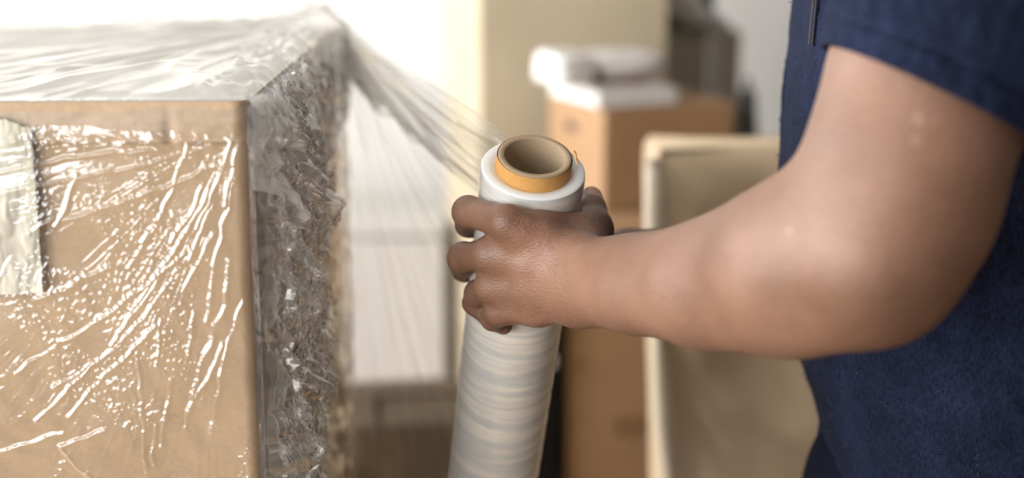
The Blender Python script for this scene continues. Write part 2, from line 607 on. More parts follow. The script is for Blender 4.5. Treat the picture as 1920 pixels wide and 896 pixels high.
# pale paper tape on the front, torn upper edge
M_papertape = plain('pale_paper_tape', (0.58, 0.55, 0.46), (0.52, 0.49, 0.40), scale=30, rough=0.55, bump=0.3, bscale=120)
us = np.linspace(0, 1, 60); vs_ = np.linspace(0, 1, 110)
U, Vv = np.meshgrid(us, vs_, indexing='ij')
xr = px_front(70, 300)[0]; xl = px_front(-70, 300)[0]
ztop = px_front(0, 216)[1]; zbot = px_front(0, 543)[1]
X = xl + (xr - xl) * U + 0.0008 * noise2(U * 0 + 1, Vv * 12, 3) * U
zt = ztop - 0.008 * np.clip((U - 0.5) * 2, 0, 1) ** 1.3 + 0.0015 * noise2(U * 14, U * 0, 5)
Z = zt + (zbot - zt) * Vv + 0.002 * (U - 1) * (Vv > 0.99)
Y = -0.0082 - 0.0025 * np.abs(noise2(U * 3 + Vv * 1.5, Vv * 3 - U, 9)) - 0.001 * np.abs(noise2(U * 9, Vv * 8, 10))
V1 = np.stack([X, Y, Z], -1).reshape(-1, 3)
o = link_mesh('paper_tape', np.concatenate([V1, V1 + (0, 0.0008, 0)]), np.concatenate([grid_faces(60, 110), grid_faces(60, 110, off=6600, flip=True)]), M_papertape, box)
o['label'] = 'strip of pale translucent paper tape'

# ---- film on the front: traced creases and crumples as relief
CREASES = [  # photo polylines of the strong bright creases
    [(442, 250), (415, 330), (372, 425)], [(452, 262), (440, 325), (425, 380)], [(357, 270), (330, 340), (310, 395), (275, 448)],
    [(385, 345), (360, 400), (325, 445)], [(150, 325), (135, 370), (115, 420)], [(300, 420), (245, 500)], [(346, 450), (290, 516), (255, 575)],
    [(435, 486), (427, 562), (387, 664), (351, 796)], [(300, 605), (210, 690), (137, 771)], [(250, 615), (140, 715), (76, 781)],
    [(310, 590), (298, 680)], [(371, 582), (356, 659)], [(265, 654), (272, 760), (280, 872)], [(120, 829), (150, 862), (188, 896)],
    [(0, 842), (60, 826), (125, 804)], [(120, 829), (203, 796)], [(356, 465), (200, 590), (36, 690)], [(214, 496), (76, 557)],
    [(420, 300), (395, 400), (360, 480)], [(405, 430), (350, 540)], [(330, 520), (230, 640), (110, 720)], [(60, 345), (0, 362)],
    [(300, 275), (100, 300), (0, 318)], [(400, 270), (200, 320), (60, 350)], [(430, 300), (250, 370), (120, 410)],
    [(330, 700), (320, 760), (308, 830)], [(300, 790), (292, 860)], [(420, 640), (400, 700), (370, 740)], [(460, 560), (430, 640), (400, 800)],
    [(110, 405), (60, 430)], [(30, 480), (0, 520)], [(400, 350), (300, 520), (215, 640)], [(445, 330), (410, 480), (395, 600)],
]


def seg_dist(X, Z, a, b):
    ax, az = a; bx, bz = b
    dx, dz = bx - ax, bz - az
    t = np.clip(((X - ax) * dx + (Z - az) * dz) / (dx * dx + dz * dz), 0, 1)
    return np.hypot(X - ax - t * dx, Z - az - t * dz), t


def front_relief(X, Z):
    h = np.zeros_like(X)
    wx = X + 0.0020 * noise2(X * 70, Z * 70, 11) + 0.00025 * noise2(X * 300, Z * 300, 12)
    wz = Z + 0.0020 * noise2(X * 70, Z * 70, 13)
    for k, pl in enumerate(CREASES):
        pts = [px_front(*q) for q in pl]
        wd = 0.0024 * (0.8 + 0.5 * ((k * 37) % 10) / 10)
        best = np.full_like(X, 9.0)
        for a, b in zip(pts[:-1], pts[1:]):
            dd, tt = seg_dist(wx, wz, a, b)
            best = np.minimum(best, dd)
        h = np.maximum(h, 0.0017 * np.clip(1 - best / wd, 0, 1) * (0.75 + 0.5 * noise2(X * 60, Z * 60, 20 + k * 0.3)))
    # taut streaks that fan out from the top right corner
    ax, az = px_front(452, 225)
    dx, dz = X - ax, Z - az
    r = np.hypot(dx, dz); th = np.arctan2(-dz, -dx)
    m1 = sstep(-0.1, 0.35, noise2(th * 5, r * 9, 14))
    h += 0.00040 * (1 - np.abs(noise2(th * 30, r * 10, 15)) * 2.2).clip(0, 1) * m1 * sstep(0.005, 0.04, r)
    h += 0.00015 * m1 * (1 - np.abs(noise2(th * 70 + noise2(X * 90, Z * 90, 3), r * 26, 16)) * 2.4).clip(0, 1) * sstep(0.01, 0.05, r)
    # crumpled patches
    s = 190.0
    cm = sstep(-0.12, 0.3, noise2(X * 26 + 3, Z * 22, 17))
    ux = X * 0.9 + Z * 0.35
    uz = Z * 0.75 - X * 0.25
    h += 0.00062 * cm * (1 - np.abs(noise2(ux * s, uz * s, 18)) * 2.3).clip(0, 1)
    h += 0.00034 * cm * np.abs(noise2(ux * s * 2.1, uz * s * 2.1, 19))
    # broad slack
    h += 0.0016 * noise2(X * 18, Z * 14, 21) + 0.0006 * noise2(X * 45 + Z * 20, Z * 40, 22)
    # ruffled line under the fold strip
    zz = px_front(200, 262)[1]
    band = np.exp(-((Z - zz) / 0.006) ** 2)
    h += band * (0.0012 * (1 - np.abs(noise2(X * 90 + Z * 60, Z * 110, 23)) * 2).clip(0, 1))
    calm = 1 - 0.8 * sstep(zz + 0.004, zz + 0.012, Z)
    return h * calm


def axis_coords(lo, d0, d1, hi, fine, crs):
    a = np.arange(d0, d1, fine)
    l = np.linspace(lo, d0, max(2, int((d0 - lo) / crs)), endpoint=False) if d0 > lo else np.array([])
    h = np.linspace(d1, hi, max(2, int((hi - d1) / crs))) if hi > d1 else np.array([hi])
    return np.concatenate([l, a, h])


OFF = 0.009
xs = axis_coords(-BW - 0.004, -0.192, 0.0, 0.003, 0.0005, 0.01)
zs = axis_coords(0.02, BH - 0.292, BH - 0.002, BH + 0.003, 0.0005, 0.02)
X, Z = np.meshgrid(xs, zs, indexing='ij')
hh = front_relief(X, Z)
fe = sstep(0.003, -0.004, X) * sstep(BH + 0.003, BH - 0.006, Z)
rc = 0.012
edge = np.clip((X - 0.003 + rc) / rc, 0, 1)
Y = -OFF * (0.35 + 0.65 * sstep(BH + 0.003, BH - 0.02, Z)) - hh * fe + rc * (1 - np.sqrt(np.clip(1 - edge ** 2, 0, 1)))
Vf = np.stack([X, Y, Z], -1).reshape(-1, 3)
film = link_mesh('film_front', Vf, grid_faces(len(xs), len(zs)), M_film, box)
film['label'] = 'crinkled clear film over the kraft front'

# ---- film over the top
ys = np.linspace(-0.006, BD + 0.004, 330)
xs = axis_coords(-BW - 0.004, -0.40, 0.012, 0.013, 0.0014, 0.01)
X, Y = np.meshgrid(xs, ys, indexing='ij')
dx, dy = X - 0.0, Y - BD
r = np.hypot(dx, dy) + 1e-4; th = np.arctan2(-dy, -dx)
r2 = np.hypot(X, Y) + 1e-4
h = 0.0045 * (1 - np.abs(noise2(th * 11 + 0.4 * noise2(X * 8, Y * 8, 1), r * 4, 30)) * 2.4).clip(0, 1) * sstep(0.02, 0.2, r) * sstep(-0.40, -0.05, X)
h += 0.0022 * (1 - np.abs(noise2(th * 26, r * 7, 31)) * 2.2).clip(0, 1)
side = sstep(-0.07, 0.0, X)
h += side * 0.006 * (1 - np.abs(noise2(X * 45 + Y * 20, Y * 22 - X * 20, 32)) * 2.0).clip(0, 1)
h += 0.010 * sstep(BD - 0.10, BD, Y) * np.abs(noise2(X * 26, Y * 14, 33))
h += 0.014 * np.exp(-(((X + 0.01) / 0.06) ** 2 + ((Y - BD) / 0.09) ** 2))
cl = sstep(-0.006, 0.02, Y) * sstep(0.014, -0.010, X)
Z = BH + 0.003 + h * cl - 0.012 * sstep(-0.004, 0.013, X) ** 2
o = link_mesh('film_top', np.stack([X, Y, Z], -1).reshape(-1, 3), grid_faces(len(xs), len(ys), flip=True), M_film_top, box)
o['label'] = 'milky film pulled over the white top'

# ---- film down the right side, strongly crumpled
ys = np.concatenate([np.arange(-0.008, 0.22, 0.0011), np.linspace(0.22, BD + 0.008, 190)])
zs = axis_coords(0.03, BH - 0.36, BH, BH + 0.004, 0.001, 0.03)
Y, Z = np.meshgrid(ys, zs, indexing='ij')


def folds(a, b, s, seed, warp=0.5):
    """creased relief 0..1: sharp crease lines between soft facets"""
    wa = a * s + warp * noise2(a * s * 0.7, b * s * 0.7, seed + 50)
    wb = b * s + warp * noise2(a * s * 0.7, b * s * 0.7, seed + 51)
    r1 = np.abs(noise2(wa, wb, seed))
    r2 = np.abs(noise2(wa * 1.3 + wb * 0.9, wb * 1.2 - wa * 0.8, seed + 7))
    return 1.3 * r1 + 0.8 * r2


def side_sheet(y0, y1, ny, w0, w1, nw, base, scales, mat, seed, ragged=0.0, rear=0.5):
    ys_ = y0 + (y1 - y0) * np.linspace(0, 1, ny) ** 1.5
    Y, F_ = np.meshgrid(ys_, np.linspace(0, 1, nw), indexing='ij')
    W = w0 + F_ * (w1 - w0 + ragged * noise2(Y * 11, Y * 0, seed + 3) + ragged * 0.5 * noise2(Y * 37, Y * 0, seed + 4))
    nf = 0.35 + 0.65 * sstep(0.34, 0.12, Y)
    x_ = base + 0 * Y
    for k, (sy, s, amp) in enumerate(scales):
        x_ = x_ + amp * nf * folds(sy * 1.25 * (np.abs(Y) + 0.015) ** 0.62, W, s, seed + k * 2)
    x_ = x_ + 0.006 * (1 - np.abs(noise2(Y * 18, W * 1.8 + Y * 3, seed + 44)) * 2).clip(0, 1) * sstep(0.12, 0.35, Y)
    pin = sstep(-0.013, 0.004, Y) * (0.5 + 0.5 * sstep(-0.004, 0.03, W)) * (1 - rear * sstep(y1 - 0.08, y1, Y))
    x_ = 0.003 + x_ * pin
    yy = Y - 0.012 * sstep(0.02, -0.01, Y) * np.abs(noise2(W * 40, Y * 5, seed + 5)) + 0.006 * noise2(Y * 20, W * 24, seed + 6)
    o_ = link_mesh('film_side', np.stack([x_, yy, BH + 0.002 - W], -1).reshape(-1, 3), grid_faces(ny, nw, flip=True), mat, box)
    return o_


o = side_sheet(-0.006, BD + 0.006, 330, -0.002, 0.60, 520, 0.003, ((0.55, 13, 0.014), (0.65, 34, 0.007), (0.75, 90, 0.0018)), M_film_side, 101)
o['label'] = 'strongly crumpled film on the right side'
# second loose layer, bagging out from the front corner
o = side_sheet(-0.012, 0.44, 300, 0.02, 0.58, 500, 0.006, ((0.60, 12, 0.020), (0.70, 32, 0.012), (0.8, 90, 0.0028)), M_film_side, 131)
# crumpled skirt over from the top; its milky haze imitates the reflected wall
o = side_sheet(-0.010, BD + 0.004, 300, -0.004, 0.085, 160, 0.006, ((0.60, 16, 0.018), (0.70, 44, 0.011), (0.8, 110, 0.0028)), M_film_skirt, 161, 0.05)
# the lower part of the side, out of view
bm_obj('film_side', box_bm(0.004, 0.006, 0.0, BD, 0.02, BH - 0.59), M_film_side, box)
# white tube painting in the glint of a film crease, far corner
def bl(x, y, z):
    return np.array((x, y, z))
pts = [bl(-0.085, BD - 0.05, BH + 0.030), bl(-0.05, BD - 0.045, BH + 0.031), bl(-0.012, BD - 0.045, BH + 0.027), bl(0.012, BD - 0.03, BH + 0.006), bl(0.035, BD - 0.01, BH - 0.026), bl(0.075, BD, BH - 0.062)]
tt = np.linspace(0, 5, 40)
pp = np.stack([np.interp(tt, range(6), [p[k] for p in pts]) for k in range(3)], 1)
M_glint = plain('glint_white', (0.9, 0.9, 0.92), rough=0.25)
vv, ff = tube(pp, 0.0022 + 0.001 * np.sin(tt * 2), 10)
link_mesh('film_glint_tube', vv, ff, M_glint, box)

# ------------------------------------------------------------------ the roll of stretch film
T = P(1000, 316, 1.09); Bt = P(924, 896, 1.305)
AX = (Bt - T) / np.linalg.norm(Bt - T)          # pointing down the roll
RR = 0.0405; CR = 0.0290; CI = 0.0232; LEN = 0.50
e1 = -FWD - AX * np.dot(-FWD, AX); e1 /= np.linalg.norm(e1)   # side of the roll that faces the camera
e2 = np.cross(AX, e1)
if e2[0] > 0:
    e2 = -e2                                     # e2 points image-left
roll = empty('stretch_film_roll', tuple(T + AX * LEN))
tag(roll, 'roll of clear stretch film on a cardboard core, gripped in the hand', 'film roll')
zax = Vector((-AX).tolist())
roll.rotation_mode = 'QUATERNION'
roll.rotation_quaternion = zax.to_track_quat('Z', 'Y')


def roll_mat():
    m, nt, out = new_mat('wound_film')
    L = nt.links
    b = node(nt, 'ShaderNodeBsdfPrincipled', i_Roughness=0.22)
    b.inputs['Coat Weight'].default_value = 1.0
    b.inputs['Coat Roughness'].default_value = 0.12
    b.inputs['Subsurface Weight'].default_value = 0.25
    b.inputs['Subsurface Radius'].default_value = (0.01, 0.01, 0.01)
    b.inputs['Subsurface Scale'].default_value = 0.5
    tc = node(nt, 'ShaderNodeTexCoord')
    mp = node(nt, 'ShaderNodeMapping'); mp.inputs['Scale'].default_value = (3.0, 3.0, 55.0)
    L.new(tc.outputs['Object'], mp.inputs['Vector'])
    n1 = node(nt, 'ShaderNodeTexNoise', i_Scale=1.0, i_Detail=2.5, i_Roughness=0.65, i_Distortion=0.3)
    L.new(mp.outputs[0], n1.inputs['Vector'])
    r1 = ramp(nt, [(0.36, (0.66, 0.68, 0.665, 1)), (0.50, (0.72, 0.735, 0.71, 1)), (0.535, (0.90, 0.865, 0.78, 1)), (0.57, (0.87, 0.84, 0.77, 1)), (0.62, (0.76, 0.765, 0.73, 1))])
    L.new(n1.outputs['Fac'], r1.inputs['Fac'])
    n2 = node(nt, 'ShaderNodeTexNoise', i_Scale=40.0, i_Detail=5.0)
    mp2 = node(nt, 'ShaderNodeMapping'); mp2.inputs['Scale'].default_value = (1, 1, 4)
    L.new(tc.outputs['Object'], mp2.inputs['Vector']); L.new(mp2.outputs[0], n2.inputs['Vector'])
    r2 = ramp(nt, [(0.3, (0.9, 0.9, 0.9, 1)), (0.7, (1.06, 1.06, 1.06, 1))])
    L.new(n2.outputs['Fac'], r2.inputs['Fac'])
    mx = node(nt, 'ShaderNodeMixRGB', blend_type='MULTIPLY', i_0=1.0)
    L.new(r1.outputs[0], mx.inputs[1]); L.new(r2.outputs[0], mx.inputs[2])
    L.new(mx.outputs[0], b.inputs['Base Color'])
    bp = node(nt, 'ShaderNodeBump', i_Strength=0.12, i_Distance=0.001)
    L.new(n1.outputs['Fac'], bp.inputs['Height']); L.new(bp.outputs[0], b.inputs['Normal'])
    L.new(b.outputs[0], out.inputs['Surface'])
    return m


M_roll = roll_mat()
M_rolltop = plain('wound_film_end', (0.80, 0.82, 0.82), (0.76, 0.78, 0.78), scale=3, rough=0.30, sss=0.3, coat=0.3)
M_corein = kraft('core_board', (0.42, 0.32, 0.21), (0.36, 0.27, 0.17), fib=420)
M_coreband = kraft('core_orange_paper', (0.66, 0.36, 0.12), (0.62, 0.33, 0.10), fib=420)
prof = [(RR - 0.0004, LEN - 0.0006), (RR, LEN - 0.003), (RR + 0.0003, LEN - 0.010)] + [(RR + 0.0004 * math.sin(k * 2.1) * (k % 3 - 1), LEN - 0.010 - k * 0.0075) for k in range(1, 64)] + [(RR, 0.004), (RR - 0.001, 0.0)]
vv, ff = revolve(prof, 96)
link_mesh('wound_film', vv, ff, M_roll, roll)
vv, ff = revolve([(CR, LEN - 0.0015), (CR + 0.004, LEN + 0.0002), ((CR + RR) / 2, LEN + 0.0006), (RR - 0.0022, LEN + 0.0003), (RR - 0.0008, LEN - 0.0002), (RR - 0.0004, LEN - 0.0006)], 96)
o = link_mesh('film_end', vv, ff, M_rolltop, roll); o['label'] = 'smooth milky white end of the wound film'
CT = LEN + 0.0115
vv, ff = revolve([(CI, -0.012), (CR - 0.0008, -0.012), (CR - 0.0008, CT), (CR - 0.0016, CT + 0.0006), (CI + 0.0005, CT + 0.0004), (CI, CT - 0.0005), (CI, LEN * 0.5)], 96, closed=True)
core = link_mesh('core_tube', vv, ff, M_corein, roll); core['label'] = 'thick grey-brown cardboard core tube'
vv, ff = revolve([(CR, -0.0115), (CR + 0.0002, 0), (CR + 0.0002, LEN), (CR, CT - 0.0002)], 96)
o = link_mesh('core_outer_paper', vv, ff, M_coreband, core); o['label'] = 'orange outer paper of the core'
# frayed shred on the core rim
vv, ff = tube([(0.0288 * math.cos(a), 0.0288 * math.sin(a), CT - 0.001 - 0.0011 * k) for k, a in enumerate(np.linspace(0, 0.04, 6))], [0.0007, 0.0009, 0.0008, 0.0008, 0.0005, 0.0003], 6)


def on_roll(px, py, rho, far=False):
    """point on the ray through a photo pixel at distance rho from the roll axis"""
    dr = RIGHT * ((px - 960) / F_PX) + UP * ((448 - py) / F_PX) + FWD
    dp = dr - AX * np.dot(dr, AX)
    q = CAM - T; qp = q - AX * np.dot(q, AX)
    a = np.dot(dp, dp); b = np.dot(dp, qp); c = np.dot(qp, qp) - rho * rho
    disc = b * b - a * c
    t = (-b + (math.sqrt(disc) if far else -math.sqrt(disc))) / a if disc > 0 else -b / a
    p = CAM + dr * t
    return push(p, rho)


def push(p, rho):
    """keep a point at least rho away from the roll axis"""
    q = p - T
    ax_ = T + AX * np.dot(q, AX)
    rv = p - ax_
    l = np.linalg.norm(rv)
    return p if l >= rho else ax_ + rv / l * rho


# shred on the camera-right rim
rw = (lambda p: np.array(roll.rotation_quaternion.to_matrix().transposed() @ (Vector(p.tolist()) - roll.location)))
sp = on_roll(1076, 292, CR + 0.001)
bits = [rw(sp + UP * 0.004), rw(sp + UP * 0.001 + RIGHT * 0.0012), rw(sp - UP * 0.003 + RIGHT * 0.0016), rw(sp - UP * 0.007 + RIGHT * 0.0026)]
vv, ff = tube(bits, [0.0007, 0.0011, 0.0008, 0.0003], 6)
o = link_mesh('paper_shred', vv, ff, M_coreband, roll)

# ------------------------------------------------------------------ film pulled taut between box and roll
rear_top = BXW + RZ @ np.array((0.004, BD, BH + 0.004))
web_root = None


def web_sheet(name, nb, nr, amp, freq, bfun, rfun, seed, parent=None, sag=0.0):
    us = np.linspace(0, 1, nb); vs = np.linspace(0, 1, nr)
    U, Vv = np.meshgrid(us, vs, indexing='ij')
    Bp = np.stack([bfun(v) for v in vs]); Rp = np.stack([rfun(v) for v in vs])
    S = Bp[None] * (1 - U[..., None]) + Rp[None] * U[..., None]
    dS = np.cross(Rp - Bp, np.gradient(Rp + Bp, axis=0)); dS /= np.linalg.norm(dS, axis=1)[:, None]
    if dS[0][1] > 0:
        dS = -dS
    L_ = np.linalg.norm(Rp - Bp, axis=1).mean()
    drop = rear_top[2] - S[..., 2]
    horiz = np.hypot(S[..., 0] - rear_top[0], S[..., 1] - rear_top[1])
    ang = np.arctan2(drop, horiz + 0.015)
    rr = np.hypot(drop, horiz)
    h = (1 - np.abs(noise2(ang * freq + 0.15 * noise2(U * 3, Vv * 4, seed), rr * 2.2, seed)) * 2.2).clip(0, 1)
    h += 0.55 * (1 - np.abs(noise2(ang * freq * 2.3, rr * 3.5, seed + 1)) * 2.2).clip(0, 1)
    h += 0.3 * noise2(ang * freq * 5, rr * 5, seed + 2)
    prof_ = np.sin(np.clip(U, 0, 1) * PI) ** 0.6
    S = S + dS[None] * (h * amp * prof_)[..., None]
    S[..., 2] -= sag * np.sin(U * PI)
    return S.reshape(-1, 3), grid_faces(nb, nr)


tang = e2 * 0.35 - e1 * 0.94
tang /= np.linalg.norm(tang)
r_line = lambda s: T + AX * s + tang * (RR + 0.0015)
web = empty('stretched_film', tuple(rear_top))
tag(web, 'clear film stretched taut from the box corner to the roll', 'plastic film')
off = np.array(web.location)
V1, F1 = web_sheet('web', 150, 420, 0.0042, 9,
                   lambda v: rear_top + np.array((0, 0, -0.005 - 0.52 * v ** 1.5)),
                   lambda v: r_line(0.012 + 0.47 * v), 60)
link_mesh('film_sheet', V1 - off, F1, M_film_web, web)
V1, F1 = web_sheet('band', 150, 120, 0.014, 26,
                   lambda v: rear_top + np.array((0.006, -0.012, 0.004 - 0.055 * v)),
                   lambda v: r_line(0.0005 + 0.075 * v) + np.array((0, -0.0006, 0)), 64)
M_film_band = film_mat('stretch_film_gathered', haze=0.17, gloss=1.0, rough=0.10, base=0.02, tint=(0.965, 0.965, 0.96), hazecol=(0.88, 0.88, 0.86))
o = link_mesh('gathered_film_band', V1 - off, F1, M_film_band, web)
o['label'] = 'folded upper band of film'

# ------------------------------------------------------------------ the person
def skin_mat():
    m, nt, out = new_mat('skin')
    L = nt.links
    b = node(nt, 'ShaderNodeBsdfPrincipled', i_Roughness=0.47)
    b.inputs['Specular IOR Level'].default_value = 0.55
    b.inputs['Subsurface Weight'].default_value = 0.06
    b.inputs['Subsurface Radius'].default_value = (0.012, 0.004, 0.002)
    b.inputs['Subsurface Scale'].default_value = 0.4
    tc = node(nt, 'ShaderNodeTexCoord')
    n1 = node(nt, 'ShaderNodeTexNoise', i_Scale=14.0, i_Detail=5.0)
    L.new(tc.outputs['Object'], n1.inputs['Vector'])
    r1 = ramp(nt, [(0.32, (0.160, 0.083, 0.051, 1)), (0.5, (0.202, 0.107, 0.069, 1)), (0.70, (0.255, 0.139, 0.093, 1))])
    L.new(n1.outputs['Fac'], r1.inputs['Fac'])
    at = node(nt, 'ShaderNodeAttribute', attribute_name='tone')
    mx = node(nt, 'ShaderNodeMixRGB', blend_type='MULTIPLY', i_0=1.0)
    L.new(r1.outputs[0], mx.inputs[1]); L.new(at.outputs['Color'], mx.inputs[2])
    n4 = node(nt, 'ShaderNodeTexNoise', i_Scale=560.0, i_Detail=3.0)
    mp4 = node(nt, 'ShaderNodeMapping'); mp4.inputs['Scale'].default_value = (0.6, 1, 1.2)
    L.new(tc.outputs['Object'], mp4.inputs['Vector']); L.new(mp4.outputs[0], n4.inputs['Vector'])
    r4 = ramp(nt, [(0.34, (0.88, 0.86, 0.85, 1)), (0.46, (1, 1, 1, 1))])
    L.new(n4.outputs['Fac'], r4.inputs['Fac'])
    mx4 = node(nt, 'ShaderNodeMixRGB', blend_type='MULTIPLY', i_0=1.0)
    L.new(mx.outputs[0], mx4.inputs[1]); L.new(r4.outputs[0], mx4.inputs[2])
    L.new(mx4.outputs[0], b.inputs['Base Color'])
    v = node(nt, 'ShaderNodeTexVoronoi', i_Scale=620.0)
    L.new(mp4.outputs[0], v.inputs['Vector'])
    n3 = node(nt, 'ShaderNodeTexNoise', i_Scale=90.0, i_Detail=5.0)
    L.new(tc.outputs['Object'], n3.inputs['Vector'])
    bp = node(nt, 'ShaderNodeBump', i_Strength=0.45, i_Distance=0.0007)
    L.new(v.outputs['Distance'], bp.inputs['Height'])
    bp2 = node(nt, 'ShaderNodeBump', i_Strength=0.22, i_Distance=0.0012)
    L.new(n3.outputs['Fac'], bp2.inputs['Height']); L.new(bp.outputs[0], bp2.inputs['Normal'])
    L.new(bp2.outputs[0], b.inputs['Normal'])
    L.new(b.outputs[0], out.inputs['Surface'])
    return m


M_skin = skin_mat()


def rpx(r, d):
    return r * d / F_PX


# --- left arm and hand: joints placed from the photo (pixel, depth)
ELB = P(1632, 474, 0.845)
MIDU = P(1684, 338, 0.852)
HEMC = P(1748, 150, 0.862)
SHO = P(1852, -190, 0.885)
FA1 = P(1484, 503, 0.895)
FA2 = P(1312, 528, 0.955)
FA3 = P(1205, 533, 1.000)
WR = P(1110, 528, 1.045)
arm_caps = [  # (a, b, ra, rb)
    (SHO, HEMC, 0.060, 0.0575), (HEMC, MIDU, 0.0575, 0.0535), (MIDU, ELB, 0.0535, 0.0430),
    (ELB, FA1, 0.0450, 0.0455), (FA1, FA2, 0.0455, 0.0345), (FA2, FA3, 0.0345, 0.0285), (FA3, WR, 0.0285, 0.0240),
]
# flattened wrist: radius and ulna side by side
wr_caps = [(P(1260, 526, 0.975), P(1085, 500, 1.055), 0.0245, 0.0210), (P(1260, 542, 0.975), P(1085, 558, 1.055), 0.0245, 0.0195)]
# muscle and bone shapes
arm_extra = [(P(1632, 565, 0.85), P(1590, 580, 0.855), 0.020, 0.018),      # point of the elbow
             (P(1500, 555, 0.90), P(1330, 575, 0.955), 0.032, 0.022),       # flexor side
             (P(1525, 452, 0.875), P(1400, 488, 0.925), 0.036, 0.028),       # brachioradialis
             (P(1725, 420, 0.862), P(1675, 495, 0.855), 0.036, 0.034)]       # triceps end

MCP_I = on_roll(950, 417, RR + 0.0175)
MCP_M = on_roll(920, 476, RR + 0.0190)
MCP_R = P(921, 536, 1.088)
MCP_P = P(936, 583, 1.096)
CARP = [P(1078, 484, 1.060), P(1078, 508, 1.052), P(1078, 534, 1.054), P(1080, 566, 1.064)]
palm = []
for c_, m_, ra, rb in zip(CARP, (MCP_I, MCP_M, MCP_R, MCP_P), (0.0165, 0.0175, 0.0170, 0.0155), (0.0118, 0.0122, 0.0116, 0.0100)):
    palm.append((c_, m_, ra, rb))
fillers = []
for (a, b) in (((CARP[0] + MCP_I) / 2, (CARP[1] + MCP_M) / 2), ((CARP[1] + MCP_M) / 2, (CARP[2] + MCP_R) / 2), ((CARP[2] + MCP_R) / 2, (CARP[3] + MCP_P) / 2)):
    fillers.append((a, b, 0.0150, 0.0150))
for (a, b) in ((MCP_I, MCP_M), (MCP_M, MCP_R), (MCP_R, MCP_P)):
    m = MCP_CENTER = (a + b) / 2 + (CARP[1] - (a + b) / 2) * 0.12
    fillers.append((a * 0.85 + CARP[1] * 0.15, b * 0.85 + CARP[1] * 0.15, 0.0112, 0.0112))
# muscle between thumb and index finger: the flat upper edge of the hand
TH_B = P(1088, 468, 1.082); TH_M = push(P(1112, 431, 1.108), RR + 0.013)
TH_I = push(P(1110, 396, 1.128), RR + 0.010); TH_T = push(P(1110, 369, 1.140), RR + 0.008)
fillers += [(MCP_I * 0.8 + CARP[0] * 0.2, TH_B, 0.0125, 0.0150), (MCP_I * 0.55 + TH_M * 0.45 - FWD * 0.006, TH_M, 0.0085, 0.0120),
            (CARP[0], TH_B, 0.016, 0.016), (TH_B, TH_M, 0.0168, 0.0145)]
fillers += [(P(1010, 415, 1.068), P(1080, 425, 1.088), 0.0085, 0.0105)]
thumb = [(TH_B, TH_M, 0.0165, 0.0142), (TH_M, TH_I, 0.0138, 0.0118), (TH_I, TH_T, 0.0116, 0.0090)]
# fingers
IDX = [MCP_I, on_roll(878, 397, RR + 0.0125), on_roll(878, 421, RR + 0.0105, True), on_roll(912, 432, RR + 0.009, True)]
MID = [MCP_M, on_roll(869, 484, RR + 0.0135), on_roll(872, 505, RR + 0.0105, True), on_roll(915, 512, RR + 0.009, True)]
RIN = [MCP_R, push(P(907, 543, 1.124), RR + 0.009), push(P(920, 552, 1.140), RR + 0.008), push(P(946, 560, 1.146), RR + 0.008)]
PIN = [MCP_P, P(924, 598, 1.112), P(930, 601, 1.124), push(P(950, 596, 1.136), RR + 0.007)]
fingers = []
for J, rs in ((IDX, (0.0122, 0.0112, 0.0100, 0.0085)), (MID, (0.0124, 0.0116, 0.0102, 0.0088)), (RIN, (0.0118, 0.0104, 0.0094, 0.0080)), (PIN, (0.0100, 0.0090, 0.0080, 0.0070))):
    fingers.append([(J[k], J[k + 1], rs[k], rs[k + 1]) for k in range(3)])
knuckles = [(MCP_I - FWD * 0.0016, 0.0108), (MCP_M - FWD * 0.0018 - RIGHT * 0.001, 0.0110), (MCP_R - FWD * 0.0012, 0.0104), (MCP_P - FWD * 0.001, 0.0094),
            (IDX[1], 0.0119), (MID[1], 0.0122)]
wr_bone = (P(1105, 566, 1.048), 0.0125)
NAIL_C = TH_T - FWD * 0.0062 + RIGHT * 0.0042 + UP * 0.0030
nail_n = (-FWD * 0.62 + RIGHT * 0.62 + UP * 0.35); nail_n /= np.linalg.norm(nail_n)
HANDC = ((MCP_M + CARP[1]) / 2).astype(np.float32)


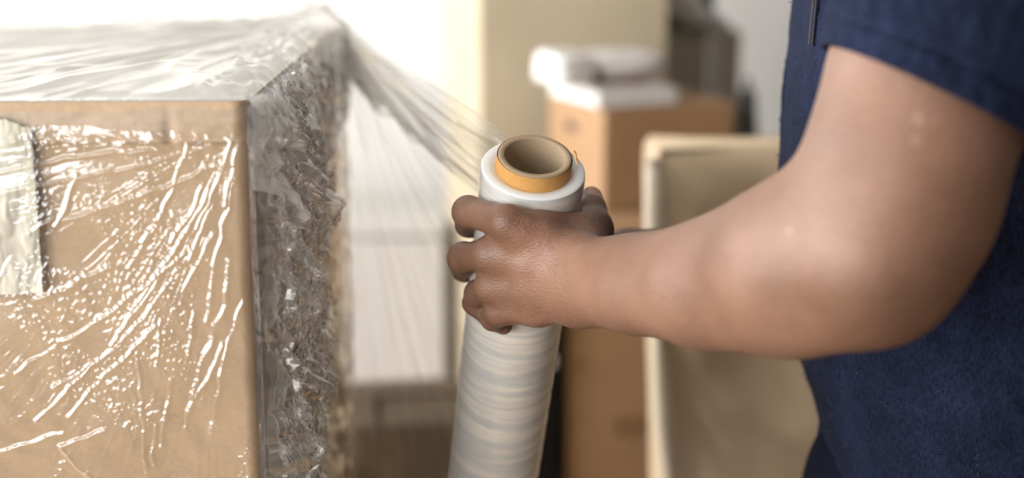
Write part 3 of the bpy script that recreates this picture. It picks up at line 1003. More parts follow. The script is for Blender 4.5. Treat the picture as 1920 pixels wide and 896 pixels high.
def left_arm_sdf(p):
    d = None
    for a, b, ra, rb in arm_caps:
        q = sd_caps(p, a, b, ra, rb)
        d = q if d is None else smin(d, q, 0.030)
    for a, b, ra, rb in arm_extra:
        d = smin(d, sd_caps(p, a, b, ra, rb), 0.030)
    near = np.linalg.norm(p - HANDC, axis=1) < 0.17
    if near.any():
        h = p[near]
        e = d[near]
        for a, b, ra, rb in wr_caps:
            e = smin(e, sd_caps(h, a, b, ra, rb), 0.018)
        e = smin(e, np.linalg.norm(h - wr_bone[0].astype(np.float32), axis=1) - wr_bone[1], 0.015)
        pl = None
        for a, b, ra, rb in palm + fillers:
            q = sd_caps(h, a, b, ra, rb)
            pl = q if pl is None else smin(pl, q, 0.009)
        e = smin(e, pl, 0.016)
        for c_, r_ in knuckles[:4]:
            e = smin(e, np.linalg.norm(h - c_.astype(np.float32), axis=1) - r_, 0.007)
        th = None
        for a, b, ra, rb in thumb:
            q = sd_caps(h, a, b, ra, rb)
            th = q if th is None else smin(th, q, 0.005)
        # thumb pad and nail bed
        nb = np.abs((h - NAIL_C.astype(np.float32)) @ nail_n.astype(np.float32))
        e = smin(e, th, 0.008)
        for fg in fingers:
            f = None
            for a, b, ra, rb in fg:
                q = sd_caps(h, a, b, ra, rb)
                f = q if f is None else smin(f, q, 0.004)
            e = smin(e, f, 0.0055)
        for c_, r_ in knuckles[4:]:
            e = smin(e, np.linalg.norm(h - c_.astype(np.float32), axis=1) - r_, 0.004)
        # tendons on the back of the hand
        for c_, m_ in zip(CARP[:3], (MCP_I, MCP_M, MCP_R)):
            a = c_ * 0.35 + m_ * 0.65 - FWD * 0.0118; b = m_ - FWD * 0.0095
            e = smin(e, sd_caps(h, a, b, 0.0012, 0.0022), 0.006)
        # skin folds over the joints
        for (c_, dirv, rad, fr, am) in FOLDS:
            q = h - c_.astype(np.float32)
            rr_ = np.linalg.norm(q, axis=1)
            e = e + am * np.exp(-(rr_ / rad) ** 2) * np.sin((q @ dirv.astype(np.float32)) * fr)
        d = d.copy(); d[near] = e
    return d


unit = lambda v: v / np.linalg.norm(v)
FOLDS = [(MCP_I - FWD * 0.011 + RIGHT * 0.003, unit(MCP_I - CARP[0]), 0.009, 2 * PI / 0.0032, 0.00030),
         (IDX[1] - RIGHT * 0.009, unit(UP + RIGHT * 0.2), 0.010, 2 * PI / 0.0030, 0.00016),
         (MID[1] - RIGHT * 0.008 - UP * 0.005, unit(UP + RIGHT * 0.3), 0.010, 2 * PI / 0.0034, 0.00022),
         (MCP_M - FWD * 0.011, unit(MCP_M - CARP[1]), 0.008, 2 * PI / 0.0034, 0.00018),
         (MCP_P - FWD * 0.008 - UP * 0.004, unit(MCP_P - CARP[3]), 0.008, 2 * PI / 0.0030, 0.00022),
         (TH_I - FWD * 0.010, unit(TH_T - TH_M), 0.009, 2 * PI / 0.0032, 0.00026),
         (TH_M + RIGHT * 0.006 - FWD * 0.010, unit(TH_I - TH_B), 0.010, 2 * PI / 0.0045, 0.00022)]

allp = np.array([q for c_ in arm_caps[1:] + palm + thumb + sum(fingers, []) for q in c_[:2]])
lo = allp.min(0) - 0.07
hi = allp.max(0) + 0.08
hi[2] = (HEMC + (SHO - HEMC) * 0.55)[2]
V, Q = surface_nets(left_arm_sdf, lo, hi, 0.0015)
V = smooth_verts(V, Q, 2, 0.4)
V = smooth_verts(V, Q, 110, 0.6, sstep(1085, 1250, 960 + ((V - CAM) @ RIGHT) / ((V - CAM) @ FWD) * F_PX))
armV, armQ = V, Q


def skin_tone(V, left=True):
    t = np.ones((len(V), 4))
    if left:
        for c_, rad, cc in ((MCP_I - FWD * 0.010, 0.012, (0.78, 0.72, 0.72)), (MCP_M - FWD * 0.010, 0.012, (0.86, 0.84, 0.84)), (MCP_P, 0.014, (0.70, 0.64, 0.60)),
                            (TH_M - FWD * 0.004 + RIGHT * 0.006, 0.020, (0.50, 0.46, 0.44)), (TH_I, 0.013, (0.52, 0.47, 0.44)),  # thumb darkened: its shadow side put into the skin colour
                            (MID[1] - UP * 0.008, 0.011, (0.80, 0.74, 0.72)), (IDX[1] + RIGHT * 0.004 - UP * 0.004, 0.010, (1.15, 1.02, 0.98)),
                            (ELB - FWD * 0.045 - UP * 0.030, 0.030, (0.80, 0.80, 0.82)), (HANDC - FWD * 0.012, 0.050, (1.38, 1.38, 1.38))):  # last entry brightens the back of the hand in place of missing light
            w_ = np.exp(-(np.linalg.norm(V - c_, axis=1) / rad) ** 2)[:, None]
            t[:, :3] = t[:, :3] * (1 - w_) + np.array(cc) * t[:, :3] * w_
        # pale dry flecks on the skin
        dpt = (V - CAM) @ FWD
        uu = 960 + ((V - CAM) @ RIGHT) / dpt * F_PX; vv_ = 448 - ((V - CAM) @ UP) / dpt * F_PX
        for fx, fy, fr_ in ((1722, 222, 11), (1716, 262, 9), (1478, 432, 7), (1752, 226, 8)):
            m_ = np.exp(-((uu - fx) ** 2 + (vv_ - fy) ** 2) / fr_ ** 2) * (dpt < 1.0)
            t[:, :3] += m_[:, None] * np.array((0.4, 0.65, 0.85)) * (0.35 if fr_ == 8 else 1.0)
        nd = np.linalg.norm(V - NAIL_C, axis=1)
        side_ = ((V - TH_T) @ nail_n) > 0.0035
        nm = (nd < 0.0088) & side_
        t[nm, :3] = (2.3, 2.6, 2.8)
    return t


# --- rest of the body (out of frame or hidden under clothing), coarser
SHR = np.array((0.345, 1.40, 1.49)); ELR = np.array((0.37, 1.46, 1.09)); WRR = P(1178, 492, 1.245)
SHL = np.array(SHO)
NECK = np.array((0.335, 1.165, 1.55)); HEADC = np.array((0.295, 1.165, 1.735))
CHEST = np.array((0.355, 1.165, 1.36)); PEL = np.array((0.385, 1.165, 0.98))
rh = []   # right hand: palm behind the roll, fingers round its far side
palmR = push(P(1118, 500, 1.235), RR + 0.016)
rh.append((WRR, palmR, 0.026, 0.019))
for k, (dy, ln) in enumerate(((-24, 0), (-3, 1), (18, 1), (38, 0))):
    a = push(palmR + UP * (-dy * 0.00042), RR + 0.012)
    b = on_roll(1010, 505 + dy * 1.1, RR + 0.011, True)
    c_ = on_roll(935, 516 + dy * 1.1, RR + 0.010, True)
    e_ = on_roll(891 if k == 2 else 905, 526 + dy * 1.1, RR + 0.008, True)
    rh += [(palmR, a, 0.017, 0.0125), (a, b, 0.0115, 0.0108), (b, c_, 0.0106, 0.0096), (c_, e_, 0.0096, 0.0080)]
rh += [(palmR, push(P(1120, 452, 1.225), RR + 0.014), 0.018, 0.013), (push(P(1120, 452, 1.225), RR + 0.014), push(P(1085, 440, 1.205), RR + 0.012), 0.0125, 0.0095)]
r_arm = [(SHR, (SHR + ELR) / 2, 0.066, 0.058), ((SHR + ELR) / 2, ELR, 0.058, 0.043), (ELR, ELR * 0.72 + WRR * 0.28, 0.045, 0.046), (ELR * 0.72 + WRR * 0.28, WRR, 0.046, 0.028)]


def right_arm_sdf(p):
    d = None
    for a, b, ra, rb in r_arm:
        q = sd_caps(p, a, b, ra, rb)
        d = q if d is None else smin(d, q, 0.03)
    e = None
    for a, b, ra, rb in rh:
        q = sd_caps(p, a, b, ra, rb)
        e = q if e is None else smin(e, q, 0.004)
    return smin(d, e, 0.015)


pr = np.array([q for c_ in r_arm[1:] + rh for q in c_[:2]])
V2, Q2 = surface_nets(right_arm_sdf, pr.min(0) - 0.06, pr.max(0) + 0.07, 0.0026)
V2 = smooth_verts(V2, Q2, 1, 0.4)


def trunk_sdf(p):
    d = sd_ell(p, CHEST, (0.115, 0.165, 0.20))
    d = smin(d, sd_ell(p, (0.375, 1.165, 1.12), (0.115, 0.15, 0.18)), 0.08)
    d = smin(d, sd_caps(p, SHL + (0.01, 0.05, -0.01), SHR + (0, -0.05, 0), 0.062, 0.062), 0.06)
    d = smin(d, sd_caps(p, SHL, HEMC, 0.066, 0.060), 0.05)
    d = smin(d, sd_caps(p, SHR, SHR * 0.6 + ELR * 0.4, 0.060, 0.054), 0.05)
    d = smin(d, sd_caps(p, NECK - (0, 0, 0.05), HEADC - (-0.015, 0, 0.06), 0.062, 0.056), 0.04)
    # head facing -x, looking slightly down at the roll
    d = smin(d, sd_ell(p, HEADC + (0.012, 0, 0.025), (0.098, 0.077, 0.098)), 0.03)
    d = smin(d, sd_ell(p, HEADC + (-0.032, 0, -0.055), (0.062, 0.055, 0.070)), 0.04)
    d = smin(d, sd_caps(p, HEADC + (-0.090, 0, 0.012), HEADC + (-0.108, 0, -0.030), 0.010, 0.016), 0.012)   # nose
    d = smin(d, sd_caps(p, HEADC + (-0.100, -0.014, -0.034), HEADC + (-0.100, 0.014, -0.034), 0.010, 0.010), 0.008)
    d = smin(d, sd_caps(p, HEADC + (-0.090, -0.018, -0.066), HEADC + (-0.090, 0.018, -0.066), 0.008, 0.008), 0.006)  # lips
    d = smin(d, sd_caps(p, HEADC + (-0.086, -0.016, -0.080), HEADC + (-0.086, 0.016, -0.080), 0.009, 0.009), 0.006)
    d = smin(d, sd_caps(p, HEADC + (-0.082, -0.045, 0.030), HEADC + (-0.082, 0.045, 0.030), 0.012, 0.012), 0.014)   # brow
    for s in (-1, 1):
        d = -smin(-d, -( -(np.linalg.norm(p - (HEADC + (-0.098, s * 0.032, 0.008)).astype(np.float32), axis=1) - 0.014)), 0.010)
        d = smin(d, np.linalg.norm(p - (HEADC + (-0.076, s * 0.032, 0.008)).astype(np.float32), axis=1) - 0.014, 0.003)
        d = smin(d, sd_ell(p, HEADC + (0.012, s * 0.080, -0.005), (0.020, 0.010, 0.032)), 0.006)               # ears
    return d


V3, Q3 = surface_nets(trunk_sdf, (0.10, 0.80, 0.90), (0.56, 1.52, 1.90), 0.006)
V3 = smooth_verts(V3, Q3, 1, 0.4)

person = empty('person', (0.385, 1.165, 0.0))
tag(person, 'person in a navy t-shirt gripping the film roll with an outstretched arm', 'person')
POFF = np.array(person.location)
bV = np.concatenate([armV, V2, V3]) - POFF
bQ = np.concatenate([armQ, Q2 + len(armV), Q3 + len(armV) + len(V2)])
body = link_mesh('body', bV, bQ, M_skin, person)
tone = np.concatenate([skin_tone(armV), skin_tone(V2, False) * np.array((0.62, 0.58, 0.56, 1)), skin_tone(V3, False)])  # right arm multiplied darker: shade put into its skin colour
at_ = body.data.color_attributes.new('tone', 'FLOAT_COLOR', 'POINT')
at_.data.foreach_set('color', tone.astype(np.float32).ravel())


# --- clothing
def shirt_mat():
    m, nt, out = new_mat('navy_jersey')
    L = nt.links
    b = node(nt, 'ShaderNodeBsdfPrincipled', i_Roughness=0.88)
    b.inputs['Specular IOR Level'].default_value = 0.1
    b.inputs['Sheen Weight'].default_value = 0.0
    b.inputs['Sheen Roughness'].default_value = 0.5
    b.inputs['Sheen Tint'].default_value = (0.35, 0.45, 0.8, 1)
    tc = node(nt, 'ShaderNodeTexCoord')
    n1 = node(nt, 'ShaderNodeTexNoise', i_Scale=16.0, i_Detail=6.0, i_Roughness=0.65)
    L.new(tc.outputs['Object'], n1.inputs['Vector'])
    r1 = ramp(nt, [(0.3, (0.006, 0.009, 0.021, 1)), (0.5, (0.010, 0.0145, 0.036, 1)), (0.75, (0.016, 0.0225, 0.055, 1))])
    L.new(n1.outputs['Fac'], r1.inputs['Fac'])
    n2 = node(nt, 'ShaderNodeTexNoise', i_Scale=520.0, i_Detail=4.0)
    mp = node(nt, 'ShaderNodeMapping'); mp.inputs['Scale'].default_value = (1, 1, 0.5); mp.inputs['Rotation'].default_value = (0.3, 0.5, 0)
    L.new(tc.outputs['Object'], mp.inputs['Vector']); L.new(mp.outputs[0], n2.inputs['Vector'])
    r2 = ramp(nt, [(0.3, (0.55, 0.55, 0.55, 1)), (0.7, (1.35, 1.35, 1.35, 1))])
    L.new(n2.outputs['Fac'], r2.inputs['Fac'])
    mx = node(nt, 'ShaderNodeMixRGB', blend_type='MULTIPLY', i_0=1.0)
    L.new(r1.outputs[0], mx.inputs[1]); L.new(r2.outputs[0], mx.inputs[2])
    L.new(mx.outputs[0], b.inputs['Base Color'])
    bp = node(nt, 'ShaderNodeBump', i_Strength=0.6, i_Distance=0.0012)
    L.new(n2.outputs['Fac'], bp.inputs['Height'])
    n3 = node(nt, 'ShaderNodeTexNoise', i_Scale=110.0, i_Detail=3.0)
    L.new(tc.outputs['Object'], n3.inputs['Vector'])
    bp2 = node(nt, 'ShaderNodeBump', i_Strength=0.35, i_Distance=0.002)
    L.new(n3.outputs['Fac'], bp2.inputs['Height']); L.new(bp.outputs[0], bp2.inputs['Normal'])
    L.new(bp2.outputs[0], b.inputs['Normal'])
    L.new(b.outputs[0], out.inputs['Surface'])
    return m


M_shirt = shirt_mat()
M_thread = plain('navy_thread', (0.022, 0.027, 0.058), rough=0.9)
M_denim = plain('dark_trousers', (0.008, 0.010, 0.022), rough=0.95, bump=0.3, spec=0.05)
M_shoe = plain('black_shoe', (0.02, 0.02, 0.02), rough=0.5)
M_hair = plain('black_hair', (0.012, 0.010, 0.009), rough=0.7, bump=0.6, bscale=200)
M_bronze = plain('bronze_zip', (0.05, 0.042, 0.028), rough=0.7, metallic=0.2, spec=0.2)

# front silhouette of the shirt: photo pixels -> world x at the chest plane, per height
YC = 1.165
sil = []
for (px, py) in ((1530, -420), (1521, -200), (1508, 0), (1500, 60), (1494, 120), (1488, 200), (1481, 280), (1478, 330), (1480, 430), (1488, 540), (1505, 655), (1524, 720), (1545, 800), (1558, 842), (1556, 896), (1550, 1000), (1550, 1200)):
    ray = RIGHT * ((px - 960) / F_PX) + UP * ((448 - py) / F_PX) + FWD
    t_ = (YC - CAM[1]) / ray[1]
    q = CAM + ray * t_
    sil.append((q[2], q[0]))
sil.sort()
SZ = np.array([s[0] for s in sil]); SX = np.array([s[1] for s in sil])
z_lo, z_hi = 0.88, 1.57
zs = np.concatenate([np.arange(z_lo, 1.02, 0.006), np.arange(1.02, 1.45, 0.0022), np.arange(1.45, z_hi, 0.006)])
nth = 460
# angles: dense on the side that faces the camera
tt = np.linspace(0, 1, nth, endpoint=False)
th = 2 * PI * (tt + 0.055 * np.sin(2 * PI * (tt - 0.15)))
ZZ, TH = np.meshgrid(zs, th, indexing='ij')
xf = np.interp(ZZ, SZ, SX)
hx = 0.135 - 0.02 * sstep(1.44, 1.57, ZZ)
hy = 0.185 - 0.085 * sstep(1.46, 1.57, ZZ) - 0.012 * sstep(1.15, 0.95, ZZ)
cx = xf + hx
ct, st = np.cos(TH), np.sin(TH)
ee = 2 / 2.5
Xs = cx - hx * np.sign(ct) * np.abs(ct) ** ee
Ys = YC - hy * np.sign(st) * np.abs(st) ** ee
dd = 0.004 * noise2(ZZ * 9, TH * 2.2, 70) + 0.003 * noise2(ZZ * 22 + TH * 2, TH * 5, 71) + 0.0007 * noise3(Xs * 170, Ys * 170, ZZ * 170) + 0.0005 * noise3(Xs * 420, Ys * 420, ZZ * 420)
# diagonal pull folds below the arm
dd += 0.004 * (1 - np.abs(noise2((Xs + ZZ * 0.7) * 26, (ZZ - Xs) * 5, 72)) * 2).clip(0, 1) * sstep(1.17, 1.08, ZZ)
dd *= np.where(ct > 0.8, 0.6, 1.0)


def tear_dent(cpx, cpy, ln, wd, ang):
    """a small torn slit: returns a dent mask around the place on the shirt seen at that pixel"""
    pj = np.stack([Xs, Ys, ZZ], -1) - CAM
    dep = pj @ FWD
    u_ = 960 + (pj @ RIGHT) / dep * F_PX; v_ = 448 - (pj @ UP) / dep * F_PX
    a = (u_ - cpx) * math.cos(ang) + (v_ - cpy) * math.sin(ang)
    b = -(u_ - cpx) * math.sin(ang) + (v_ - cpy) * math.cos(ang)
    return np.exp(-((a / ln) ** 2 + (b / wd) ** 2)) * (st > -0.2)


TEARS = [(1556, 765, 13, 3.5, 0.6), (1574, 838, 12, 5, 0.2), (1586, 842, 9, 3, 0.9), (1612, 692, 8, 4, 0.2), (1496, 142, 6, 5, 0.2), (1497, 40, 5, 6, 0.8),
         (1492, 232, 4, 4, 0.3), (1687, 796, 5, 4, 0), (1640, 790, 6, 3, 1.0), (1665, 760, 10, 3, 0.7), (1760, 720, 12, 4, 0.5), (1720, 850, 14, 4, 0.3), (1830, 870, 16, 4, 0.2)]
for tr_ in TEARS:
    dd -= 0.0022 * tear_dent(*tr_)
Xs2 = Xs - ct * dd; Ys2 = Ys - st * dd
Vs = np.stack([Xs2, Ys2, ZZ], -1).reshape(-1, 3)
shirt = link_mesh('t_shirt', Vs - POFF, grid_faces(len(zs), nth, wrap_v=True), M_shirt, person)
shirt['label'] = 'navy t-shirt with frayed, picked surface'


def sleeve(SH, HM, shear, rad_h, rad_s, name, seedv, back=0.02):
    ax_ = SH - HM; L_ = np.linalg.norm(ax_); ax_ = ax_ / L_
    up_ = np.array((0, 0, 1.0)); a1 = np.cross(ax_, (0, 1.0, 0)); a1 /= np.linalg.norm(a1); a2 = np.cross(ax_, a1)
    nt_ = 220
    ss = np.concatenate([np.linspace(0, 0.03, 26), np.linspace(0.032, L_ + back, 60)])
    S_, A_ = np.meshgrid(ss, np.linspace(0, 2 * PI, nt_, endpoint=False), indexing='ij')
    r_ = rad_h + (rad_s - rad_h) * np.clip(S_ / L_, 0, 1)
    r_ = r_ + 0.0035 * noise2(S_ * 20, np.cos(A_) * 1.5 + np.sin(A_) * 2, seedv) + 0.0012 * noise3(np.cos(A_) * 9, np.sin(A_) * 9, S_ * 80)
    r_ = r_ - 0.0016 * np.exp(-((S_ - 0.0175) / 0.0014) ** 2) + 0.0010 * sstep(0.018, 0.012, S_)    # stitched hem
    r_ = r_ * (1 - 0.35 * sstep(L_ - 0.02, L_ + back, S_))
    dirs = np.cos(A_)[..., None] * a1 + np.sin(A_)[..., None] * a2
    shv = (dirs @ np.asarray(shear)) * rad_h * sstep(0.12, 0.0, S_)
    jag = shv + 0.0006 * noise2(A_ * 30, S_ * 0, 3) * (S_ < 0.001)
    pos = HM + (S_ + jag)[..., None] * ax_ + r_[..., None] * (np.cos(A_)[..., None] * a1 + np.sin(A_)[..., None] * a2)
    inner = HM + (np.array([0.0, 0.012, 0.03])[:, None] + shv[:1])[..., None] * ax_ + (rad_h - 0.0022 + 0 * A_[:3])[..., None] * (np.cos(A_[:3])[..., None] * a1 + np.sin(A_[:3])[..., None] * a2)
    Vv = np.concatenate([inner[::-1].reshape(-1, 3), pos.reshape(-1, 3)])
    return link_mesh(name, Vv - POFF, grid_faces(3 + len(ss), nt_, wrap_v=True), M_shirt, shirt if False else person)


sl = sleeve(SHO + (0.01, 0.02, 0.02), P(1745, 184, 0.862), (-0.12, 0.40, 0.0), 0.0715, 0.088, 'sleeve', 80)
sleeve(SHR + (0, -0.01, 0.03), SHR * 0.45 + ELR * 0.55, (0, 0, 0), 0.066, 0.085, 'sleeve', 84)
# frayed threads on the shirt (nobody could count them)
rs = np.random.RandomState(11)
tv, tf = [], []
cand = []
vis = (np.abs(st) > -1) & (ZZ > 1.02) & (ZZ < 1.45)
pj = np.stack([Xs2, Ys2, ZZ], -1)
flat = pj.reshape(-1, 3); ctf = ct.reshape(-1); stf = st.reshape(-1); visf = vis.reshape(-1)
edge_ids = np.where(visf & (ctf > 0.90) & (stf > -0.3))[0]
side_ids = np.where(visf & (stf > 0.0))[0]
dep = (flat - CAM) @ FWD
u_ = 960 + ((flat - CAM) @ RIGHT) / dep * F_PX; v_ = 448 - ((flat - CAM) @ UP) / dep * F_PX
picks = list(rs.choice(edge_ids, 150)) + list(rs.choice(side_ids, 25))
for (cx_, cy_, ln, wd, an) in TEARS:
    ids = np.where(visf & (np.hypot(u_ - cx_, v_ - cy_) < ln * 1.3) & (stf > -0.2))[0]
    if len(ids):
        picks += list(rs.choice(ids, 4))
for i in picks:
    p0 = flat[i]
    nrm = np.array((-ctf[i], -stf[i], 0)); ln = rs.uniform(0.0015, 0.0045)
    d1 = unit(nrm + rs.normal(size=3) * 0.8); d2 = unit(d1 + rs.normal(size=3) * 0.9)
    pts = [p0 - nrm * 0.001, p0 + d1 * ln * 0.5, p0 + d1 * ln * 0.6 + d2 * ln * 0.5, p0 + d1 * ln * 0.3 + d2 * ln * 0.9]
    a, b = tube(pts, [0.0004, 0.0004, 0.0004, 0.0002], 5)
    tf += [tuple(x + len(tv) for x in f_) for f_ in b]
    tv += list(a)
fr_ = link_mesh('frayed_threads', np.array(tv) - POFF, tf, M_thread, person)
fr_['kind'] = 'stuff'
# short zip on the chest of the shirt
zp = []
def on_shirt(px, py):
    i = np.argmin(np.where(visf & (stf > 0), np.hypot(u_ - px, v_ - py), 1e9)); return flat[i], np.array((-ctf[i], -stf[i], 0))
za, na = on_shirt(1537, -12); zb, nb_ = on_shirt(1525, 86)
zdir = unit(zb - za); nrm = unit(na + nb_); wv = np.cross(zdir, nrm)
def slab(a, b, wdt, th_, nrm, wv):
    vs_ = []
    for p_ in (a, b):
        for s1 in (-1, 1):
            for s2 in (-1, 1):
                vs_.append(p_ + wv * s1 * wdt / 2 + nrm * (s2 * th_ / 2))
    return vs_, [(0, 1, 3, 2), (4, 6, 7, 5), (0, 4, 5, 1), (2, 3, 7, 6), (0, 2, 6, 4), (1, 5, 7, 3)]
zc = nrm * 0.003
vv, ff = slab(za + zc, zb + zc, 0.0075, 0.0012, nrm, wv)
zip_ = link_mesh('zip', np.array(vv) - POFF, ff, M_thread, person, smooth=False); zip_['label'] = 'short bronze zip on the chest'
nz = 26
for k in range(nz):
    c_ = za + (zb - za) * ((k + 0.5) / nz) + nrm * 0.0042
    sgn = 1 if k % 2 else -1
    vv, ff = slab(c_ - zdir * 0.0005, c_ + zdir * 0.0005, 0.0032, 0.0012, nrm, wv)
    link_mesh('zip_tooth', np.array(vv) + wv * sgn * 0.0005 - POFF, ff, M_bronze, zip_, smooth=False)


# trousers, shoes, hair
def legs_sdf(p):
    d = sd_ell(p, (0.385, 1.165, 0.93), (0.125, 0.165, 0.13))
    for y, x in ((1.065, 0.37), (1.27, 0.43)):
        d = smin(d, sd_caps(p, (0.385, 1.165 + (y - 1.165) * 0.8, 0.90), (x, y, 0.50), 0.095, 0.068), 0.05)
        d = smin(d, sd_caps(p, (x, y, 0.50), (x + 0.02, y, 0.09), 0.066, 0.058), 0.03)
    return d


Vl, Ql = surface_nets(legs_sdf, (0.20, 0.93, 0.02), (0.58, 1.42, 1.08), 0.009)
link_mesh('trousers', Vl - POFF, Ql, M_denim, person)
for y, x in ((1.065, 0.37), (1.27, 0.43)):
    def shoe_sdf(p):
        d = sd_caps(p, (x - 0.14, y, 0.042), (x + 0.05, y, 0.045), 0.042, 0.042)
        d = smin(d, sd_caps(p, (x + 0.02, y, 0.05), (x + 0.025, y, 0.10), 0.045, 0.05), 0.04)
        return np.maximum(d, -p[:, 2] + 0.001)
    Vq, Qq = surface_nets(shoe_sdf, (x - 0.22, y - 0.07, -0.03), (x + 0.13, y + 0.07, 0.19), 0.006)
    link_mesh('shoe', Vq - POFF, Qq, M_shoe, person)


def hair_sdf(p):
    d = sd_ell(p, HEADC + (0.018, 0, 0.035), (0.103, 0.083, 0.100))
    cut = (HEADC[2] + 0.050 - p[:, 2]) * 0.6 + (HEADC[0] - 0.02 - p[:, 0]) * 0.9
    return np.maximum(d, cut)


Vh, Qh = surface_nets(hair_sdf, HEADC - 0.15, HEADC + 0.17, 0.007)
link_mesh('hair', Vh - POFF, Qh, M_hair, person)

# ------------------------------------------------------------------ things behind
def carton(name, c, rotz, w_, d_, h_, mat, label, seam=True, group=None, bevel=0.006):
    """closed carton; c = floor-level front-left corner (box x to the right, y to the back)"""
    r = empty(name, tuple(float(q) for q in c), rotz)
    tag(r, label, 'box', group)
    bm_obj('carton_body', box_bm(0, w_, 0, d_, 0, h_ - 0.004, bevel), mat, r)
    if seam:   # two top flaps with a gap and a strip of tape
        for (y0, y1) in ((0.002, d_ / 2 - 0.002), (d_ / 2 + 0.002, d_ - 0.002)):
            bm_obj('top_flap', box_bm(0.001, w_ - 0.001, y0, y1, h_ - 0.004, h_, 0.0015), mat, r)
        bm_obj('tape', box_bm(w_ * 0.0, w_, d_ / 2 - 0.024, d_ / 2 + 0.024, h_, h_ + 0.0006), M_tape, r)
    return r


def ground(px, d, z=0.0):
    """x, y of the vertical line through the point at pixel column px, view depth d (row near the middle)"""
    q = P(px, 448, d)
    return q[0], q[1], z


# tall pale carton: corner towards the viewer at x=900
gx, gy, _ = ground(901, 3.05)
tall = carton('wardrobe_carton', (gx, gy, 0), math.radians(12.5), 0.41, 0.42, 1.75, M_carton_pale, 'tall pale wardrobe carton standing against the wall', seam=False)
for (y0, y1) in ((0.002, 0.208), (0.212, 0.418)):
    bm_obj('top_flap', box_bm(0.001, 0.409, y0, y1, 1.747, 1.751, 0.001), M_carton_pale, tall)

# large carton on the floor (its front reaches down out of the frame)
c0 = P(1062, 620, 2.36)
cz = float(P(1135, 403, 2.72)[2])
big = carton('shipping_carton', (c0[0], c0[1], 0), math.radians(3), 0.62, 0.52, cz, M_carton, 'large brown carton on the floor behind the sheeted armchair')
for k in range(6):
    a = 0.085 + k * 0.021
    bm_obj('printed_mark', box_bm(a, a + 0.014, -0.0008, 0.0, cz - 0.30 - (k % 2) * 0.004, cz - 0.265, 0.0), M_print, big)
# small carton on top of it
s0 = P(1130, 403, 2.74)
stop = P(1130, 200, 2.74)
small = carton('small_carton', (s0[0], s0[1], cz + 0.001), 0.0, 0.285, 0.26, float(stop[2]) - cz, M_carton, 'small brown carton stacked on the large carton, papers on its lid')
small.rotation_euler[2] = math.radians(22)
bm = bmesh.new()
bmesh.ops.create_uvsphere(bm, u_segments=16, v_segments=8, radius=1.0)
for v in bm.verts:
    v.co = (v.co.x * 0.002 - 0.0005, 0.15 + v.co.y * 0.030, (float(stop[2]) - cz) * 0.74 + v.co.z * 0.011)
bm_obj('hand_hole', bm, M_hole, small, True)
ztop = float(stop[2]) + 0.002
# papers and packets on the small carton
M_white = plain('white_paper', (0.82, 0.82, 0.81), (0.76, 0.76, 0.76), scale=20, rough=0.6)
M_whiteplastic = plain('white_plastic_bag', (0.82, 0.81, 0.80), (0.70, 0.68, 0.67), scale=18, rough=0.4)
M_mag = plain('magazine_cover', (0.55, 0.55, 0.40), (0.45, 0.14, 0.12), scale=16, rough=0.35)
M_dark = plain('dark_board', (0.055, 0.045, 0.035), rough=0.6)
R11 = small.rotation_euler[2]


def on_small(u, v, z=0.0):
    return (s0[0] + math.cos(R11) * u - math.sin(R11) * v, s0[1] + math.sin(R11) * u + math.cos(R11) * v, ztop + z)


def page_block(name, loc, rot, w_, d_, h_, label, cat, cover=None):
    r = empty(name, loc, rot); tag(r, label, cat)
    bm_obj('pages', box_bm(0, w_, 0, d_, 0, h_, 0.002), M_white, r)
    bm_obj('cover', box_bm(-0.001, w_ + 0.001, -0.001, d_ + 0.001, h_, h_ + 0.0012), cover or M_white, r)
    return r


page_block('paper_stack', on_small(-0.008, 0.012), R11 + 0.02, 0.172, 0.215, 0.030, 'flat stack of white paper on the small carton', 'paper')
page_block('magazine', on_small(-0.02, 0.03, 0.0315), R11 - 0.05, 0.158, 0.20, 0.008, 'thin colourful magazine lying on the white paper stack', 'magazine', M_mag)


def lump(name, loc, rot, size, seed, mat, label, cat, sq=0.55):
    """crumpled packet: superellipsoid with creased relief"""
    nu, nv = 60, 90
    a = np.linspace(-PI / 2, PI / 2, nu); b = np.linspace(0, 2 * PI, nv, endpoint=False)
    A, B = np.meshgrid(a, b, indexing='ij')
    pw = lambda q: np.sign(q) * np.abs(q) ** sq
    x, y, z = pw(np.cos(A)) * pw(np.cos(B)), pw(np.cos(A)) * pw(np.sin(B)), pw(np.sin(A))
    k = 1 + 0.10 * folds(x + z * 0.3, y + z * 0.6, 1.1, seed) + 0.05 * noise3(x * 3, y * 3, z * 3 + seed)
    Vv = np.stack([x * k * size[0], y * k * size[1], np.maximum(z * k, -1.0) * size[2] + size[2]], -1).reshape(-1, 3)
    o_ = link_mesh(name, Vv, grid_faces(nu, nv, wrap_v=True), mat)
    o_.location = loc; o_.rotation_euler = (0, 0, rot)
    return tag(o_, label, cat)


lump('white_packet', on_small(-0.048, 0.085, 0.0412), R11, (0.040, 0.060, 0.030), 3, M_white, 'small boxy white packet at the left of the papers', 'packet', 0.35)
lump('plastic_bag', on_small(0.085, 0.12, 0.0412), R11 + 0.1, (0.085, 0.075, 0.028), 5, M_whiteplastic, 'crumpled white plastic bag on top of the magazine', 'bag', 0.7)

# dust-sheeted armchair: a box-like chair under a beige sheet
M_sheet = plain('beige_dust_sheet', (0.58, 0.455, 0.31), (0.50, 0.385, 0.25), scale=10, rough=0.75, bump=0.2, bscale=40)
TL = P(1236, 280, 1.88); TRr = P(1500, 238, 2.02)
chair_z = float(TL[2])
chair = empty('sheeted_armchair', (float(TL[0]), float(TL[1]), 0.0), math.radians(4))
tag(chair, 'high-backed armchair draped in a beige dust sheet', 'armchair')
CW, CD = 0.62, 0.13
